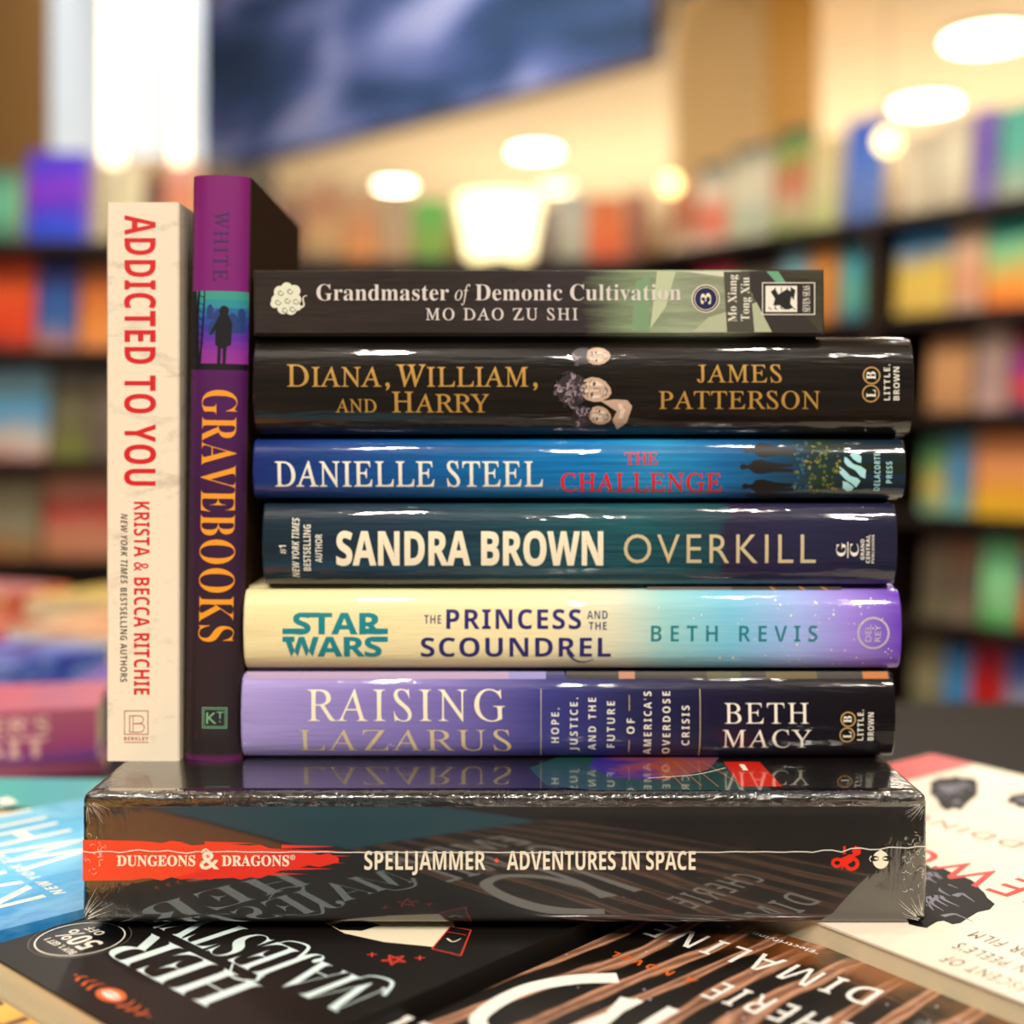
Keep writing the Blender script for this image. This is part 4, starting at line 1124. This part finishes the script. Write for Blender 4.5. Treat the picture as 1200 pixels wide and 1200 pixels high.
k.text('Grandmaster', 'serifb', 371, 333, 526, 352, I_silver, off=-.004, track=.01); k.text('of', 'serifi', 533, 333, 551, 352, I_silver)
k.text('Demonic Cultivation', 'serifb', 557, 333, 798, 352, I_silver, off=-.004, track=.01)
k.text('MO DAO ZU SHI', 'serif', 499, 361, 677, 375, I_silver, off=.006, track=.1)
k.build('title_lettering', gt, gf, up=1)
k = Ink(); I_sh = mat('ink_smoke_shadow', '#4c4a3e', .4)
k.poly([(848, 318.5), (878, 318.5), (884, 389), (852, 389)], I_sh)
k.text('Mo Xiang', 'serifb', 853, 322, 863, 377, I_white, rot=90, off=-.004); k.text('Tong Xiu', 'serifb', 868, 325, 878, 376, I_white, rot=90, off=-.004)
k.build('author_lettering', gt, gf, up=1)
k = Ink(); k.disc(827, 350, 16.5, I_cream); k.disc(827, 350, 15.3, mat('ink_midnight', '#1a184c', .4)); k.ring(827, 350, 13.6, .8, I_cream); k.text('3', 'serifb', 821, 343.5, 833, 356.5, I_cream, rot=90)
k.build('volume_badge', gt, gf, up=1, label='navy disc with volume number')
k = Ink()
I_cloud = mat('ink_cloud', '#e4e4cc', .4); I_dk = mat('ink_dark_line', '#3a3430', .4)
for x, y, r in ((328, 342, 7), (336, 338, 7), (345, 341, 7), (326, 352, 8), (336, 350, 9), (346, 351, 7), (332, 361, 7), (341, 362, 7), (349, 360, 4), (322, 356, 5)): k.disc(x, y, r, I_cloud)
k.stroke([(348, 362), (356, 358), (355, 349), (360, 346)], 2.6, I_cloud, .6, smooth=6)
for x, y in ((329, 343), (340, 341), (326, 354), (337, 352), (347, 353), (334, 363), (343, 362)):
    k.stroke([(x + r*.9*math.cos(a), y + r*.9*math.sin(a)) for a, r in ((0, 4), (1.2, 4), (2.4, 3.6), (3.6, 3), (4.8, 2), (6, 1))], .8, I_dk, smooth=4)
k.build('cloud_emblem', gt, gf, label='pale curly cloud emblem')
k = Ink()
k.rect(893, 331, 955, 369, mat('ink_panel', '#2a221d', .4)); k.frame(893, 331, 955, 369, 1, I_white); k.rect(897, 335, 934, 365.5, I_white)
k.poly([(903, 342), (908, 338), (912, 345), (922, 339), (928, 342), (926, 356), (930, 361), (920, 363), (914, 358), (906, 358), (908, 350)], I_black)
for x in (908, 915, 922): k.rect(x, 337, x + 1, 362, I_black)
for i in range(5): k.stroke([(900 + i*7, 360 + (i % 2)), (904 + i*7, 363)], 1, I_black)
k.poly([(926, 336), (932, 340), (930, 352), (927, 347)], I_black)
k.text('SEVEN SEAS', 'serifb', 940.5, 335, 949, 365.5, I_white, rot=90, off=-.004)
k.build('publisher_logo', gt, gf, up=1, label='framed ship mark')

# ================================================================ UPRIGHT BOOKS
ZL = ZB
def upright(px0, px1, py0, cover, label, depth, d=DS, round_=0.0, lean=0.0):
    t = thing('book', label, 'book', ((wx(px0, d)+wx(px1, d))/2, d, ZL), 0, 'books standing upright on the boxed set')
    W = wx(px1, d) - wx(px0, d); H = wz(py0, d) - ZL
    bm = bmesh.new(); n = 14; prof = [(-W/2, depth)]
    if round_:
        for i in range(n + 1):
            q = -1 + 2*i/n; prof.append((W/2*q*(1 if abs(q) < 1 else 1), round_*(.4*q*q + .6*abs(q)**5)))
    else:
        prof += [(-W/2, .0006), (-W/2 + .0006, 0), (W/2 - .0006, 0), (W/2, .0006)]
    prof.append((W/2, depth))
    c = .0006 if not round_ else .002
    inner = [(max(-W/2 + c, min(W/2 - c, x)), y + (c if 0 < i < len(prof)-1 else 0)) for i, (x, y) in enumerate(prof)]
    lo = 0
    lv = []
    for z in (0, .0004, H - .0004, H):
        lv.append(([bm.verts.new((x, y, z)) for x, y in prof], [bm.verts.new((x, y, z)) for x, y in inner]))
    m = len(prof)
    for j in range(3):
        for i in range(m-1):
            bm.faces.new((lv[j][0][i], lv[j][0][i+1], lv[j+1][0][i+1], lv[j+1][0][i])); bm.faces.new((lv[j][1][i], lv[j+1][1][i], lv[j+1][1][i+1], lv[j][1][i+1]))
        for i in (0, m-1): bm.faces.new((lv[j][0][i], lv[j+1][0][i], lv[j+1][1][i], lv[j][1][i]))
    for j in (0, 3):
        for i in range(m-1): bm.faces.new((lv[j][0][i], lv[j][1][i], lv[j][1][i+1], lv[j][0][i+1]))
    bmesh.ops.recalc_face_normals(bm, faces=bm.faces)
    obj('cover', bm, t, cover, smooth=40)
    boxobj('page_block', -W/2 + c + .0002, round_ + .0012, .0004 if not round_ else .003, W/2 - c - .0002, depth - .001, H - (.0004 if not round_ else .003), M_page, t)
    def fn(a, b, e):
        x = wx(a, d) - t.location.x
        q = max(-1, min(1, x/(W/2))) if round_ else 0
        return Vector((x, round_*(.4*q*q + .6*abs(q)**5) - e, wz(b, d) - ZL))
    t.rotation_euler = (0, lean, 0)
    return t, fn
M_ad = mat('cover_worn_cream', '#e9dcc6', .5, .12)
g = coords(M_ad, 'Object', (1, 1, 1))
sm = ramp(M_ad, noise(M_ad, coords(M_ad, 'Object', (30, 30, 70)), 1.2, 7, .7, .6), [(.54, '#000000'), (.66, '#ffffff')])
c = mixc(M_ad, mathn(M_ad, 'MULTIPLY', sm, .38), '#eddfc8', '#a08872')
sp = ramp(M_ad, noise(M_ad, g, 900, 2), [(.72, '#000000'), (.76, '#ffffff')])
base(M_ad, mixc(M_ad, mathn(M_ad, 'MULTIPLY', sp, .4), c, '#a89078'))
at, af = upright(125, 210, 237, M_ad, 'cream paperback standing upright at the left with red vertical letters', .135)
k = Ink(); k.text("ADDICTED TO YOU", "sansb", 146, 252, 183, 569, I_red, rot=-90, off=.002, track=.03); k.build('title_lettering', at, af)
k = Ink(); k.text('KRISTA & BECCA RITCHIE', 'sansb', 157, 588, 175.5, 814, I_red, rot=-90, off=-.002, track=.02); k.build('author_lettering', at, af)
k = Ink(); k.text('NEW YORK TIMES', 'sansbi', 141.5, 602, 149.5, 684, I_black, rot=-90, off=-.008, track=.05); k.text('BESTSELLING AUTHORS', 'sansb', 141, 689, 149, 799, I_black, rot=-90, off=-.010, track=.05); k.build('tagline_lettering', at, af)
k = Ink(); I_br2 = mat('ink_brick_red', '#b0443c', .5)
k.frame(145.5, 832.5, 174, 861, 1, I_br2)
k.stroke([(152, 839), (164, 839), (168, 842), (167, 846), (163, 848), (156, 848)], 1, I_br2, smooth=5); k.stroke([(156, 848), (165, 848), (169, 851), (168, 856), (164, 858), (152, 858)], 1, I_br2, smooth=5); k.stroke([(152, 838.5), (152, 858.5)], 1, I_br2); k.stroke([(156, 839), (156, 858)], .8, I_br2)
k.text('BERKLEY', 'sansb', 145.5, 863.5, 174, 867.5, I_br2, track=.1); k.rect(145.5, 869.5, 174, 870.3, I_br2)
k.build('publisher_logo', at, af, label='thin red squared letter mark')

M_gr = rampmat('cover_purple', 2, [(0, '#5a1450'), (.006, '#5a1450'), (.012, '#241a1c'), (.2, '#2c1c24'), (.45, '#3a1440'), (.66, '#501458'), (.80, '#7c1c74'), (1, '#80186e')], .4, .35)
LEAN = .0155
_m = M_gr; _s = nd(_m, 'ShaderNodeSeparateXYZ'); lk(_m, coords(_m), _s.inputs[0])
_b = _m.node_tree.nodes['Principled BSDF']; _src = _b.inputs['Base Color'].links[0].from_socket
_y = ramp(_m, _s.outputs[1], [(.028, '#000000'), (.034, '#ffffff')])
base(_m, mixc(_m, _y, _src, '#3c2c22'))
for _n, _v in (('Coat Weight', .35), ('Specular IOR Level', .4)):
    lk(_m, mathn(_m, 'MULTIPLY', mathn(_m, 'SUBTRACT', 1.0, _y), _v), _b.inputs[_n])
vt, vf = upright(213.5, 281.5, 205, M_gr, 'purple hardback standing upright with orange letters, leaning on the stack', .115, round_=.004, lean=LEAN)
cx_ = [213.5 + 68*i/16 for i in range(1, 16)]
k = Ink(); k.text('WHITE', 'serif', 241, 247, 258, 329, mat('ink_plum', '#3c1450', .5), rot=-90, off=.006, track=.08); k.build('author_lettering', vt, vf, cutsx=cx_)
k = Ink(); k.text('GRAVEBOOKS', 'serifb', 230, 457, 271, 752, I_orange, rot=-90, off=-.010, track=.02); k.build('title_lettering', vt, vf, cutsx=cx_)
k = Ink()
for i, cc_ in enumerate(('#3a9a8c', '#2c8c9c', '#2468a0', '#2848a0', '#3c30a0', '#5c2aa0', '#7a289c', '#8c2c98', '#942c94')):
    k.rect(214.2, 341 + i*9.8, 281, 351 + i*9.8, mat('scene_' + cc_[1:], cc_, .4, .6))
I_hill = mat('scene_hill', '#223c78', .4); I_dark = mat('scene_dark', '#0e0a16', .4)
for x, y, w_, h_ in ((238, 362, 4, 12), (247, 368, 5, 14), (264, 372, 6, 16), (274, 366, 4, 12), (270, 380, 8, 10), (241, 382, 5, 10)):
    k.poly([(x-w_, y+h_), (x-w_, y), (x-w_*.6, y-4), (x, y-6), (x+w_*.6, y-4), (x+w_, y), (x+w_, y+h_)], I_hill)
k.rect(214.2, 426, 281, 433, I_dark); k.rect(214.2, 341, 221, 432, I_dark)
k.stroke([(224, 341), (222, 380), (224, 430)], 3, I_dark, 5, smooth=5); k.stroke([(231, 341), (230, 370), (226, 430)], 1.5, I_dark, 3, smooth=5)
for i in range(7): k.stroke([(223, 345+i*9), (231, 349+i*9)], .9, I_dark)
# child in silhouette
k.disc(254.5, 364, 5.6, I_dark, 6); k.poly([(250, 368), (259, 368), (264, 378), (263, 404), (258, 406), (257, 428), (253.5, 428), (253.5, 408), (251.5, 408), (251, 428), (247, 428), (247.5, 406), (244.5, 404), (245, 386), (239, 393), (238, 391), (245, 377)], I_dark)
k.build('cover_figure', vt, vf, cutsx=cx_, label='dark child silhouette before blue gravestones')
k = Ink(); I_gg = mat('ink_sage', '#7cb48c', .5)
k.frame(236, 829, 265, 853.5, .8, I_gg); k.frame(238, 831, 263, 851.5, .6, I_gg)
k.text('K', 'sans', 241, 835, 253, 848, I_gg); k.text('T', 'sans', 253, 834, 261, 842, I_gg); k.rect(256, 845, 258, 846, I_gg)
k.build('publisher_logo', vt, vf, cutsx=cx_, label='small green squared mark')

# cleanup of the helper text
bpy.data.objects.remove(_ob)
